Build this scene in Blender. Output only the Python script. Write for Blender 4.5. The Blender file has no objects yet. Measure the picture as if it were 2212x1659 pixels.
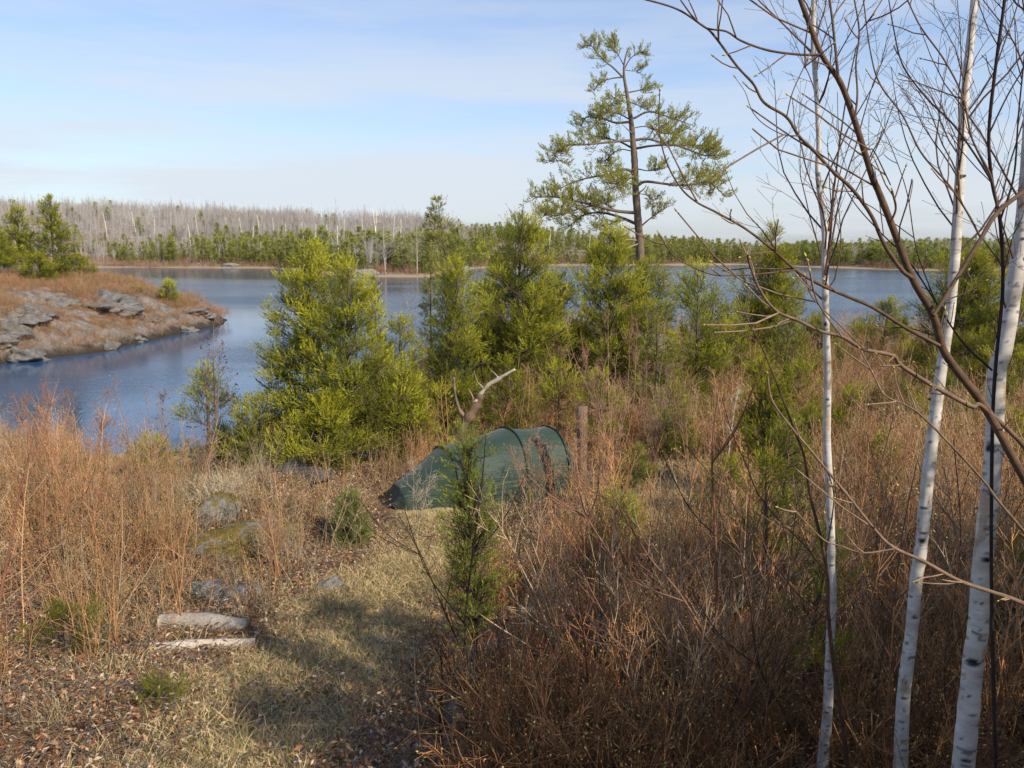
import bpy, math, random
import numpy as np
from mathutils import noise as mnoise, Vector
R_ = math.radians
rng = np.random.default_rng(7)
random.seed(7)
sc = bpy.context.scene
COL = sc.collection
# ------------------------------------------------------------------ camera geometry
CAMZ = 6.0; PIT = R_(9.93); F = 1722.0
def ray(px, py):
    xc = (px-1106)/F; yc = -(py-829.5)/F
    return np.array([xc, math.cos(PIT)+math.sin(PIT)*yc, -math.sin(PIT)+math.cos(PIT)*yc])
def at(px, py, Y):
    d = ray(px, py); return np.array([0, 0, CAMZ]) + d*(Y/d[1])
# ------------------------------------------------------------------ noise helpers (vectorised value noise)
def _hash(ix, iy, s):
    n = (ix*374761393 + iy*668265263 + s*1274126177) & 0xffffffff
    n = ((n ^ (n >> 13))*1274126177) & 0xffffffff
    return ((n ^ (n >> 16)) & 0xffff)/65535.0
def vnoise(x, y, s=0):
    x = np.asarray(x, float); y = np.asarray(y, float)
    ix = np.floor(x).astype(np.int64); iy = np.floor(y).astype(np.int64)
    fx = x-ix; fy = y-iy; fx = fx*fx*(3-2*fx); fy = fy*fy*(3-2*fy)
    a = _hash(ix, iy, s); b = _hash(ix+1, iy, s); c = _hash(ix, iy+1, s); d = _hash(ix+1, iy+1, s)
    return (a*(1-fx)+b*fx)*(1-fy)+(c*(1-fx)+d*fx)*fy
def fbm(x, y, s=0, o=4):
    v = 0; a = .5; t = 0
    for i in range(o):
        v = v+a*vnoise(np.asarray(x)*2**i, np.asarray(y)*2**i, s+i*17); t += a; a *= .5
    return v/t
def sstep(a, b, x):
    t = np.clip((x-a)/(b-a), 0, 1); return t*t*(3-2*t)
def depth(p): return p[1]*math.cos(PIT)+(CAMZ-p[2])*math.sin(PIT)
def polydist(x, y, poly):
    """signed distance, positive inside"""
    x = np.asarray(x, float); y = np.asarray(y, float)
    d = np.full(x.shape, 1e9); ins = np.zeros(x.shape, bool)
    n = len(poly)
    for i in range(n):
        x0, y0 = poly[i]; x1, y1 = poly[(i+1) % n]
        ex, ey = x1-x0, y1-y0
        t = np.clip(((x-x0)*ex+(y-y0)*ey)/(ex*ex+ey*ey), 0, 1)
        d = np.minimum(d, np.hypot(x-x0-t*ex, y-y0-t*ey))
        c = ((y0 > y) != (y1 > y)) & (x < ex*(y-y0)/(ey if ey != 0 else 1e-9)+x0)
        ins ^= c
    return np.where(ins, d, -d)
# ------------------------------------------------------------------ terrain heights
NEAR = [(-70, -30), (-70, 30), (-30, 27), (-20, 25.5), (-15.5, 23.6), (-11.8, 22.2), (-9.6, 22.6), (-8.6, 25), (-8.8, 28), (-7.5, 31), (-4, 34), (3, 35), (9, 37), (14, 42), (24, 45.5), (40, 52), (80, 60), (80, -30)]
POINT = [(-25.7, 39.6), (-23.9, 43.9), (-23.2, 48), (-22.4, 53), (-22.2, 58), (-22.2, 62), (-23, 65), (-28, 69), (-36, 74), (-90, 84), (-90, 36), (-33, 37)]
def hnear(x, y):
    x = np.asarray(x, float); y = np.asarray(y, float)
    base = np.interp(y, [-30, 0, 1.5, 3, 5, 7, 9, 12, 15.5, 20, 24, 30, 45, 60], [5.2, 4.35, 4.1, 3.2, 2.2, 1.68, 1.36, 1.15, 1.1, .85, .75, .6, .45, .4])
    base = base-.5*sstep(13, 18, y)*sstep(-3.5, -7, x)
    base = base + .35*sstep(7, 22, np.abs(x))*sstep(3, 9, y)*np.where(x > 0, 1, -.3)
    base = base + 2.35*np.exp(-((x-.3)/4.6)**2-((y-28.5)/3.6)**2) + 1.0*np.exp(-((x-5.5)/2.6)**2-((y-27)/2.6)**2)
    base = base + .55*np.exp(-((x+5.2)/1.4)**2-((y-14.6)/2.6)**2)
    base = base + .16*(fbm(x*.8, y*.8, 3)-.5)*2*sstep(2, 6, y) + .05*(fbm(x*4, y*4, 9)-.5)*2
    d = polydist(x, y, NEAR) + 1.6*(fbm(x*.5, y*.5, 5)-.5)
    land = np.minimum(base, np.maximum(d, 0)*.42+.03)
    h1 = np.where(d > 0, land, np.maximum(-1.6, d*.3))
    d2 = polydist(x, y, POINT) + 2.2*(fbm(x*.35, y*.35, 8)-.5)
    top = 2.5 + .9*sstep(-24, -34, x) + 1.1*(fbm(x*.25, y*.25, 12)-.5) + .35*(fbm(x*1.5, y*1.5, 13)-.5)
    l2 = top*(1-np.exp(-np.maximum(d2-.2, 0)*.40))+.02
    q = .5; l2q = np.floor(l2/q)*q+q*sstep(.25, 1, (l2/q) % 1)
    l2 = l2*.72+l2q*.28+(.55*(fbm(x*.9, y*.9, 87)-.5)+.22*(fbm(x*3, y*3, 88)-.5))*sstep(.1, .8, l2)
    h2 = np.where(d2 > 0, l2, np.maximum(-1.6, d2*.3))
    return np.maximum(h1, h2)
UPX = np.array([-900, -400, 0, 180, 600, 700, 800, 930, 1000, 1100, 1400, 1600, 1750, 1950, 2100, 2300, 2900], float)
SHR = np.array([225, 220, 215, 211, 205, 168, 150, 150, 190, 230, 232, 240, 215, 188, 185, 190, 190], float)
CPX = np.array([-900, 0, 300, 600, 900, 1100, 1250, 1400, 1550, 1650, 1750, 1900, 2212, 2900], float)
CZ = np.array([20, 18.5, 17, 13.5, 10, 8, 6.8, 5.6, 3.4, 1.0, 1.6, 3.8, 3.2, 4], float)
CD = np.array([120, 120, 120, 120, 130, 120, 130, 150, 200, 300, 260, 230, 230, 230], float)
def shore(px): return np.interp(px, UPX, SHR)
def hfar(x, y):
    px = np.clip(x/np.maximum(y, 1)*F+1106, -900, 2900)
    s = shore(px) + 14*(fbm(px*.006, y*0, 21)-.5)
    d = y-s
    cz = np.interp(px, CPX, CZ); cd = np.interp(px, CPX, CD)
    h = .25*sstep(0, 6, d)+.5*sstep(4, 20, d) + (cz-.75)*sstep(8, cd, d) + 3.0*(fbm(x*.02, y*.02, 31)-.5)*sstep(20, 80, d) + .8*(fbm(x*.1, y*.1, 33)-.5)*sstep(12, 40, d)
    return np.where(d > 0, h+.02, np.maximum(-2, d*.2))
def ground(px, py):
    d = ray(px, py)
    for Y in np.arange(2, 75, .05):
        p = np.array([0, 0, CAMZ])+d*(Y/d[1])
        if p[2] <= hnear(p[0], p[1]): return p
    return p
def onground(px, Y):
    x = (px-1106)/F*Y   # close to the true value for small pitch
    for _ in range(4):
        z = float(hnear(x, Y))
        depth = Y*math.cos(PIT)+(CAMZ-z)*math.sin(PIT)
        x = (px-1106)/F*depth
    return np.array([x, Y, float(hnear(x, Y))])
# ------------------------------------------------------------------ materials
def newmat(name):
    m = bpy.data.materials.new(name); m.use_nodes = True
    nt = m.node_tree; nt.nodes.clear()
    out = nt.nodes.new('ShaderNodeOutputMaterial')
    return m, nt, out
def N(nt, t, **kw):
    n = nt.nodes.new(t)
    for k, v in kw.items():
        if k.startswith('i_'): n.inputs[k[2:].replace('_', ' ')].default_value = v
        else: setattr(n, k, v)
    return n
def L(nt, a, b): nt.links.new(a, b)
def ramp(nt, fac, stops):
    r = nt.nodes.new('ShaderNodeValToRGB')
    e = r.color_ramp.elements
    while len(e) < len(stops): e.new(.5)
    for q, (p, c) in zip(e, stops):
        q.position = p; q.color = (*c, 1) if len(c) == 3 else c
    L(nt, fac, r.inputs[0]); return r.outputs[0]
def mix(nt, fac, a, b, mode='MIX'):
    m = nt.nodes.new('ShaderNodeMix'); m.data_type = 'RGBA'; m.blend_type = mode
    for s, v in ((0, fac), (6, a), (7, b)):
        if isinstance(v, (int, float)): m.inputs[s].default_value = v
        elif isinstance(v, tuple): m.inputs[s].default_value = (*v, 1) if len(v) == 3 else v
        else: L(nt, v, m.inputs[s])
    return m.outputs[2]
def mathn(nt, op, a, b=0.0, clamp=False):
    m = nt.nodes.new('ShaderNodeMath'); m.operation = op; m.use_clamp = clamp
    for s, v in ((0, a), (1, b)):
        if isinstance(v, (int, float)): m.inputs[s].default_value = v
        else: L(nt, v, m.inputs[s])
    return m.outputs[0]
def noise_tex(nt, vec, scale, detail=4, rough=.55, out='Fac'):
    n = N(nt, 'ShaderNodeTexNoise'); n.inputs['Scale'].default_value = scale
    n.inputs['Detail'].default_value = detail; n.inputs['Roughness'].default_value = rough
    L(nt, vec, n.inputs['Vector']); return n.outputs[out]
def attr(nt, name, out='Fac'):
    a = N(nt, 'ShaderNodeAttribute'); a.attribute_name = name; return a.outputs[out]
def bump(nt, h, strength, dist=.02):
    b = N(nt, 'ShaderNodeBump'); b.inputs['Strength'].default_value = strength; b.inputs['Distance'].default_value = dist
    L(nt, h, b.inputs['Height']); return b.outputs[0]
def pos(nt): return N(nt, 'ShaderNodeNewGeometry').outputs['Position']
def objc(nt): return N(nt, 'ShaderNodeTexCoord').outputs['Object']
def mat_wood(name, rough=.85, bs=.4, sc_=40):
    m, nt, out = newmat(name)
    c = mix(nt, 1.0, attr(nt, 'col', 'Color'), (1.04, .98, .84), 'MULTIPLY'); o = objc(nt)
    n = noise_tex(nt, o, sc_, 3)
    c2 = mix(nt, 1.0, c, ramp(nt, n, [(.25, (.6, .6, .6)), (.75, (1.3, 1.3, 1.3))]), 'MULTIPLY')
    p = N(nt, 'ShaderNodeBsdfPrincipled'); p.inputs['Roughness'].default_value = rough
    p.inputs['Specular IOR Level'].default_value = .25
    L(nt, c2, p.inputs['Base Color']); L(nt, bump(nt, n, bs, .004), p.inputs['Normal'])
    L(nt, p.outputs[0], out.inputs[0]); return m
def mat_leaf(name, trans=.3):
    m, nt, out = newmat(name)
    c = attr(nt, 'col', 'Color')
    p = N(nt, 'ShaderNodeBsdfPrincipled'); p.inputs['Roughness'].default_value = .6
    p.inputs['Specular IOR Level'].default_value = .25
    L(nt, c, p.inputs['Base Color'])
    t = N(nt, 'ShaderNodeBsdfTranslucent'); L(nt, c, t.inputs[0])
    mx = N(nt, 'ShaderNodeMixShader'); mx.inputs[0].default_value = trans
    L(nt, p.outputs[0], mx.inputs[1]); L(nt, t.outputs[0], mx.inputs[2]); L(nt, mx.outputs[0], out.inputs[0]); return m
def mat_rock(name, moss=0.0, tone=1.0):
    m, nt, out = newmat(name); P = pos(nt)
    n1 = noise_tex(nt, P, 2.2, 6, .65); n2 = noise_tex(nt, P, 14, 5, .7); n3 = noise_tex(nt, P, 50, 3, .6)
    c = ramp(nt, n1, [(.3, (.10*tone, .085*tone, .07*tone)), (.48, (.24*tone, .215*tone, .185*tone)), (.7, (.36*tone, .335*tone, .30*tone))])
    c = mix(nt, mathn(nt, 'MULTIPLY', ramp(nt, n2, [(.45, (0, 0, 0)), (.62, (1, 1, 1))]), .6), c, (.40*tone, .39*tone, .35*tone))
    c = mix(nt, ramp(nt, n3, [(.55, (0, 0, 0)), (.75, (.6, .6, .6))]), c, (.09, .08, .07))
    if moss:
        geo = N(nt, 'ShaderNodeNewGeometry'); sp = N(nt, 'ShaderNodeSeparateXYZ'); L(nt, geo.outputs['Normal'], sp.inputs[0])
        nm = noise_tex(nt, P, 3.1, 5, .6)
        f = mathn(nt, 'MULTIPLY', ramp(nt, nm, [(.5-moss*.25, (0, 0, 0)), (.58-moss*.2, (1, 1, 1))]), mathn(nt, 'MULTIPLY', sp.outputs[2], 1.3, True), True)
        c = mix(nt, f, c, ramp(nt, n2, [(.3, (.10, .075, .018)), (.7, (.28, .21, .05))]))
    p = N(nt, 'ShaderNodeBsdfPrincipled'); p.inputs['Roughness'].default_value = .9; p.inputs['Specular IOR Level'].default_value = .2
    L(nt, c, p.inputs['Base Color'])
    L(nt, bump(nt, mathn(nt, 'ADD', n1, mathn(nt, 'MULTIPLY', n2, .5)), 1.0, .16), p.inputs['Normal'])
    L(nt, p.outputs[0], out.inputs[0]); return m
def mat_ground():
    m, nt, out = newmat('litter_ground'); P = pos(nt)
    n1 = noise_tex(nt, P, .9, 5, .6); n2 = noise_tex(nt, P, 9, 5, .7); n3 = noise_tex(nt, P, 42, 4, .7); v = N(nt, 'ShaderNodeTexVoronoi'); v.inputs['Scale'].default_value = 28; L(nt, P, v.inputs['Vector'])
    lit = ramp(nt, n3, [(.3, (.07, .036, .018)), (.5, (.24, .125, .06)), (.68, (.42, .26, .14))])
    lit = mix(nt, mathn(nt, 'MULTIPLY', ramp(nt, n2, [(.4, (0, 0, 0)), (.7, (1, 1, 1))]), .5), lit, (.055, .06, .02))
    gr = ramp(nt, n3, [(.3, (.24, .17, .07)), (.55, (.54, .40, .18)), (.7, (.64, .50, .26))])
    gr = mix(nt, ramp(nt, n2, [(.55, (0, 0, 0)), (.75, (.5, .5, .5))]), gr, (.13, .13, .035))
    c = mix(nt, attr(nt, 'grass'), lit, gr)
    rk = ramp(nt, n2, [(.3, (.10, .09, .075)), (.5, (.24, .22, .195)), (.7, (.36, .34, .31))])
    c = mix(nt, attr(nt, 'rock'), c, rk)
    c = mix(nt, attr(nt, 'wet_shade'), c, (.035, .026, .016))  # damp banks, plus shade painted on the ground behind the tent
    p = N(nt, 'ShaderNodeBsdfPrincipled'); p.inputs['Roughness'].default_value = .95; p.inputs['Specular IOR Level'].default_value = .1
    L(nt, c, p.inputs['Base Color'])
    L(nt, bump(nt, mathn(nt, 'ADD', mathn(nt, 'MULTIPLY', n2, .6), mathn(nt, 'MULTIPLY', n3, .4)), .9, .06), p.inputs['Normal'])
    L(nt, p.outputs[0], out.inputs[0]); return m
def mat_hills():
    m, nt, out = newmat('far_hillside'); P = pos(nt)
    n1 = noise_tex(nt, P, .045, 6, .65); n2 = noise_tex(nt, P, .5, 5, .7)
    c = ramp(nt, n1, [(.35, (.20, .125, .08)), (.5, (.27, .20, .14)), (.62, (.33, .28, .23))])
    c = mix(nt, ramp(nt, n2, [(.5, (0, 0, 0)), (.62, (.8, .8, .8))]), c, (.10, .075, .045))
    c = mix(nt, attr(nt, 'grass'), c, mix(nt, n2, (.30, .22, .12), (.42, .33, .19)))
    c = mix(nt, attr(nt, 'rock'), c, mix(nt, n2, (.18, .16, .14), (.40, .37, .34)))
    p = N(nt, 'ShaderNodeBsdfPrincipled'); p.inputs['Roughness'].default_value = .95; p.inputs['Specular IOR Level'].default_value = .1
    L(nt, c, p.inputs['Base Color']); L(nt, bump(nt, n2, .6, .5), p.inputs['Normal'])
    L(nt, p.outputs[0], out.inputs[0]); return m
def mat_water():
    m, nt, out = newmat('lake_water'); P = pos(nt)
    mp = N(nt, 'ShaderNodeMapping'); mp.inputs['Scale'].default_value = (1, 1.5, 1); mp.inputs['Rotation'].default_value = (0, 0, .3); L(nt, P, mp.inputs[0])
    n1 = noise_tex(nt, mp.outputs[0], 1.3, 4, .6); n2 = noise_tex(nt, mp.outputs[0], 5.5, 3, .55); mp3 = N(nt, 'ShaderNodeMapping'); mp3.inputs['Scale'].default_value = (.4, 1.6, 1); L(nt, P, mp3.inputs[0]); n0 = ramp(nt, noise_tex(nt, mp3.outputs[0], .05, 4), [(.38, (0, 0, 0)), (.62, (1, 1, 1))])
    h = mathn(nt, 'ADD', mathn(nt, 'MULTIPLY', n1, .5), mathn(nt, 'MULTIPLY', n2, .22))
    b = N(nt, 'ShaderNodeBump'); b.inputs['Distance'].default_value = .16
    L(nt, h, b.inputs['Height'])
    L(nt, mathn(nt, 'MULTIPLY', attr(nt, 'rough'), mathn(nt, 'ADD', .45, mathn(nt, 'MULTIPLY', n0, .75))), b.inputs['Strength'])
    p = N(nt, 'ShaderNodeBsdfPrincipled'); p.inputs['Base Color'].default_value = (.026, .078, .155, 1)
    p.inputs['Roughness'].default_value = .08; p.inputs['IOR'].default_value = 1.33
    L(nt, b.outputs[0], p.inputs['Normal']); L(nt, p.outputs[0], out.inputs[0]); return m
def mat_birch():
    m, nt, out = newmat('birch_bark'); o = pos(nt)
    c = attr(nt, 'col', 'Color')
    mp = N(nt, 'ShaderNodeMapping'); mp.inputs['Scale'].default_value = (14, 14, 150); L(nt, o, mp.inputs[0])
    n = noise_tex(nt, mp.outputs[0], 1, 3, .6)
    c = mix(nt, ramp(nt, n, [(.62, (0, 0, 0)), (.72, (.75, .75, .75))]), c, (.16, .12, .09))
    mp2 = N(nt, 'ShaderNodeMapping'); mp2.inputs['Scale'].default_value = (6, 6, 16); L(nt, o, mp2.inputs[0])
    n2 = noise_tex(nt, mp2.outputs[0], 1, 5, .6)
    c = mix(nt, 1., c, ramp(nt, n2, [(.3, (.7, .66, .62)), (.6, (1, 1, 1))]), 'MULTIPLY')
    p = N(nt, 'ShaderNodeBsdfPrincipled'); p.inputs['Roughness'].default_value = .6; p.inputs['Specular IOR Level'].default_value = .3
    L(nt, c, p.inputs['Base Color']); L(nt, bump(nt, n, .35, .003), p.inputs['Normal']); L(nt, p.outputs[0], out.inputs[0]); return m
def mat_tent():
    m, nt, out = newmat('tent_fabric'); o = objc(nt)
    mp = N(nt, 'ShaderNodeMapping'); mp.inputs['Scale'].default_value = (1.1, 5, 16); L(nt, o, mp.inputs[0])
    n = noise_tex(nt, mp.outputs[0], 1, 4, .6)
    n2 = noise_tex(nt, o, 3, 3, .5)
    c = mix(nt, n2, (.014, .034, .018), (.028, .055, .030))
    p = N(nt, 'ShaderNodeBsdfPrincipled'); p.inputs['Roughness'].default_value = .62; p.inputs['Specular IOR Level'].default_value = .5
    p.inputs['Sheen Weight'].default_value = .15
    L(nt, c, p.inputs['Base Color']); L(nt, bump(nt, n, .75, .035), p.inputs['Normal']); L(nt, p.outputs[0], out.inputs[0]); return m
def mat_plain(name, c, rough=.6):
    m, nt, out = newmat(name); o = objc(nt); n = noise_tex(nt, o, 30, 3)
    p = N(nt, 'ShaderNodeBsdfPrincipled'); p.inputs['Roughness'].default_value = rough
    L(nt, mix(nt, n, tuple(v*.8 for v in c), tuple(v*1.15 for v in c)), p.inputs['Base Color']); L(nt, p.outputs[0], out.inputs[0]); return m
WOOD = mat_wood('bark_wood'); LEAF = mat_leaf('needle_foliage', .35); DRY = mat_leaf('dry_leaf', .2)
ROCK = mat_rock('lichen_rock'); MROCK = mat_rock('mossy_rock', .45); SHADE_ROCK = mat_rock('shaded_rock', 0, .35); PROCK = mat_rock('weathered_rock', 0, .72); GROUND = mat_ground(); HILL = mat_hills(); WATER = mat_water()  # darkest rock copy has shade put into its colour, for ledge and slabs
BIRCH = mat_birch(); TENT = mat_tent(); SLEEVE = mat_plain('sleeve_fabric', (.008, .03, .022), .6); YEL = mat_plain('yellow_webbing', (.65, .5, .03), .6); WHITE = mat_plain('white_paint', (.75, .76, .74), .5)
REDL = mat_plain('red_label', (.45, .02, .02), .5); TEAL = mat_plain('teal_plastic', (.02, .35, .28), .5); VENT = mat_plain('dark_mesh', (.01, .03, .025), .8)
# ------------------------------------------------------------------ mesh building
class MB:
    def __init__(s): s.v = []; s.f3 = []; s.f4 = []; s.c = []; s.n = 0
    def add(s, V, F3=None, F4=None, C=(.2, .2, .2)):
        V = np.asarray(V, float).reshape(-1, 3)
        C = np.broadcast_to(np.asarray(C, float), (len(V), 3))
        s.v.append(V); s.c.append(C)
        if F3 is not None and len(F3): s.f3.append(np.asarray(F3)+s.n)
        if F4 is not None and len(F4): s.f4.append(np.asarray(F4)+s.n)
        s.n += len(V)
    def tubes(s, P, Rr, sides=3, C=(.2, .2, .2), cap=False):
        """P (N,K,3), Rr (N,K), C broadcastable to (N,K,3)"""
        P = np.asarray(P, float); Rr = np.asarray(Rr, float); n, K, _ = P.shape
        if n == 0: return
        T = np.gradient(P, axis=1); T /= np.linalg.norm(T, axis=2, keepdims=True)+1e-9
        D = P[:, -1]-P[:, 0]; D /= np.linalg.norm(D, axis=1, keepdims=True)+1e-9
        ref = np.zeros((n, 3)); ref[np.arange(n), np.argmin(np.abs(D), axis=1)] = 1
        A = np.cross(T, ref[:, None, :]); A /= np.linalg.norm(A, axis=2, keepdims=True)+1e-9
        B = np.cross(T, A)
        th = np.arange(sides)*2*math.pi/sides
        V = P[:, :, None, :]+Rr[:, :, None, None]*(A[:, :, None, :]*np.cos(th)[None, None, :, None]+B[:, :, None, :]*np.sin(th)[None, None, :, None])
        Cc = np.asarray(C, float)
        if Cc.ndim == 2: Cc = Cc[:, None, :]
        Cc = np.broadcast_to(Cc, (n, K, 3))[:, :, None, :]
        Cc = np.broadcast_to(Cc, (n, K, sides, 3)).reshape(-1, 3)
        idx = np.arange(n*K*sides).reshape(n, K, sides)
        a = idx[:, :-1, :]; b = idx[:, 1:, :]; a2 = np.roll(a, -1, 2); b2 = np.roll(b, -1, 2)
        F4 = np.stack([a, a2, b2, b], -1).reshape(-1, 4)
        s.add(V.reshape(-1, 3), None, F4, Cc)
        if cap:
            base = s.n-n*K*sides
            for r in (0, K-1):
                cen = P[:, r]; st = s.n
                s.add(cen, C=np.broadcast_to(np.asarray(C, float).reshape(-1, 3)[:1]*1.1, (n, 3)))
                ring = idx[:, r, :]+base; ci = (np.arange(n)+st)[:, None].repeat(sides, 1)
                s.f3.append(np.stack([ring, np.roll(ring, -1, 1), ci], -1).reshape(-1, 3))
    def needles(s, P, D, Ln, nn, nl, w, C, ang=.75, seed=0):
        """tufts: P (M,3) start, D (M,3) unit axis, Ln (M,), C (M,3)"""
        M = len(P)
        if M == 0: return
        r = np.random.default_rng(seed)
        t = r.random((M, nn))**.8
        base = P[:, None]+D[:, None]*(Ln[:, None]*t)[..., None]
        rv = r.normal(size=(M, nn, 3)); rv -= (rv*D[:, None]).sum(-1, keepdims=True)*D[:, None]; rv /= np.linalg.norm(rv, axis=2, keepdims=True)+1e-9
        a = ang*(.75+.5*r.random((M, nn)))*(1.2-.75*t)
        nd = D[:, None]*np.cos(a)[..., None]+rv*np.sin(a)[..., None]
        sd = np.cross(nd, r.normal(size=(M, nn, 3))); sd /= np.linalg.norm(sd, axis=2, keepdims=True)+1e-9
        ll = nl*(.7+.5*r.random((M, nn)))[..., None]
        ww = w*(.7+.6*r.random((M, nn)))[..., None]
        V = np.stack([base-sd*ww/2, base+sd*ww/2, base+nd*ll+sd*ww*.25, base+nd*ll-sd*ww*.25], 2)
        cc = C[:, None, :]*(.8+.4*r.random((M, nn, 1)))
        cc = np.broadcast_to(cc[:, :, None, :], (M, nn, 4, 3)).copy(); cc[:, :, 2:] *= 1.12
        k = np.arange(M*nn)*4
        s.add(V.reshape(-1, 3), None, np.stack([k, k+1, k+2, k+3], 1), cc.reshape(-1, 3))
    def blobs(s, P, D, ln, w, C):
        """small 4-sided spindles: buds"""
        M = len(P)
        if M == 0: return
        ref = np.where(np.abs(D[:, 2:3]) < .9, np.array([[0, 0, 1.]]), np.array([[1., 0, 0]]))
        A = np.cross(D, ref); A /= np.linalg.norm(A, axis=1, keepdims=True)+1e-9; B = np.cross(D, A)
        ln = np.broadcast_to(ln, (M,))[:, None]; w = np.broadcast_to(w, (M,))[:, None]
        V = np.stack([P, P+D*ln*.4+A*w, P+D*ln*.4-A*w*.5+B*w*.87, P+D*ln*.4-A*w*.5-B*w*.87, P+D*ln], 1)
        k = (np.arange(M)*5)[:, None, None]
        f = np.array([[0, 2, 1], [0, 3, 2], [0, 1, 3], [4, 1, 2], [4, 2, 3], [4, 3, 1]])[None]
        s.add(V.reshape(-1, 3), (k+f).reshape(-1, 3), None, np.repeat(np.broadcast_to(C, (M, 3)), 5, 0))
    def flakes(s, P, size, C, seed=0, flat=.5):
        """bent leaf quads"""
        M = len(P); r = np.random.default_rng(seed)
        n = r.normal(size=(M, 3))*flat; n[:, 2] += 1; n /= np.linalg.norm(n, axis=1, keepdims=True)
        u = np.cross(n, r.normal(size=(M, 3))); u /= np.linalg.norm(u, axis=1, keepdims=True)+1e-9; v = np.cross(n, u)
        sz = (np.broadcast_to(size, (M,))*(.6+.8*r.random(M)))[:, None]
        V = np.stack([P-u*sz, P+v*sz*.45+n*sz*.15, P+u*sz*1.0, P-v*sz*.45+n*sz*.15], 1)
        k = np.arange(M)*4
        s.add(V.reshape(-1, 3), np.concatenate([np.stack([k, k+1, k+2], 1), np.stack([k, k+2, k+3], 1)]), None, np.repeat(np.broadcast_to(C, (M, 3)), 4, 0))
    def mesh(s, name, mat, smooth=False):
        me = bpy.data.meshes.new(name)
        V = np.concatenate(s.v); C = np.concatenate(s.c)
        f3 = np.concatenate(s.f3) if s.f3 else np.zeros((0, 3), int); f4 = np.concatenate(s.f4) if s.f4 else np.zeros((0, 4), int)
        me.vertices.add(len(V)); me.vertices.foreach_set('co', V.astype(np.float32).ravel())
        nl = len(f3)*3+len(f4)*4; me.loops.add(nl)
        me.loops.foreach_set('vertex_index', np.concatenate([f3.ravel(), f4.ravel()]).astype(np.int32))
        me.polygons.add(len(f3)+len(f4))
        st = np.concatenate([np.arange(len(f3))*3, len(f3)*3+np.arange(len(f4))*4]).astype(np.int32)
        me.polygons.foreach_set('loop_start', st)
        if smooth: me.polygons.foreach_set('use_smooth', np.ones(len(st), bool))
        a = me.color_attributes.new('col', 'FLOAT_COLOR', 'POINT')
        a.data.foreach_set('color', np.concatenate([C, np.ones((len(C), 1))], 1).astype(np.float32).ravel())
        me.update(calc_edges=True)
        if mat: me.materials.append(mat)
        return me
    def obj(s, name, mat, parent=None, smooth=False, loc=None, link=True):
        o = bpy.data.objects.new(name, s.mesh(name, mat, smooth))
        if link: COL.objects.link(o)
        if parent: o.parent = parent
        if loc is not None: o.location = loc
        return o
def tag(o, label=None, cat=None, group=None, kind=None):
    for k, v in (('label', label), ('category', cat), ('group', group), ('kind', kind)):
        if v: o[k] = v
    return o
def empty(name, loc, rz=0, **kw):
    o = bpy.data.objects.new(name, None); COL.objects.link(o); o.location = loc; o.rotation_euler = (0, 0, rz); o.empty_display_size = .1
    return tag(o, **kw)
def copy_tree(o, parent=None):
    c = o.copy(); COL.objects.link(c); c.parent = parent
    for ch in list(o.children): copy_tree(ch, c)
    return c
# growth helpers
def norm(v): return v/(np.linalg.norm(v, axis=-1, keepdims=True)+1e-9)
def grow(P0, D, Ln, K, wob, up, r):
    n = len(P0); P = np.zeros((n, K, 3)); P[:, 0] = P0; d = norm(np.array(D, float)); st = (np.asarray(Ln)/(K-1))[:, None]
    for k in range(1, K):
        P[:, k] = P[:, k-1]+d*st
        d = norm(d+r.normal(size=(n, 3))*wob+np.array([0, 0, up]))
    return P
def along(P, i, t):
    K = P.shape[1]; f = t*(K-1); k = np.minimum(f.astype(int), K-2); w = (f-k)[:, None]
    p = P[i, k]*(1-w)+P[i, k+1]*w; return p, norm(P[i, k+1]-P[i, k])
def side(D, ang, r, flat=0):
    rv = r.normal(size=D.shape); rv[:, 2] *= (1-flat)
    rv -= (rv*D).sum(-1, keepdims=True)*D; rv = norm(rv); a = np.broadcast_to(ang, (len(D),))[:, None]
    return D*np.cos(a)+rv*np.sin(a)
def catmull(pts, rad, per=5):
    P = np.asarray(pts, float); Rr = np.asarray(rad, float); n = len(P)
    if n == 2: per = per*2
    E = np.vstack([2*P[0]-P[1], P, 2*P[-1]-P[-2]]); out = []; ro = []
    for i in range(n-1):
        p0, p1, p2, p3 = E[i:i+4]
        for k in range(per):
            t = k/per; out.append(.5*((2*p1)+(-p0+p2)*t+(2*p0-5*p1+4*p2-p3)*t*t+(-p0+3*p1-3*p2+p3)*t**3)); ro.append(Rr[i]*(1-t)+Rr[i+1]*t)
    out.append(P[-1]); ro.append(Rr[-1]); return np.array(out), np.array(ro)
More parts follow.
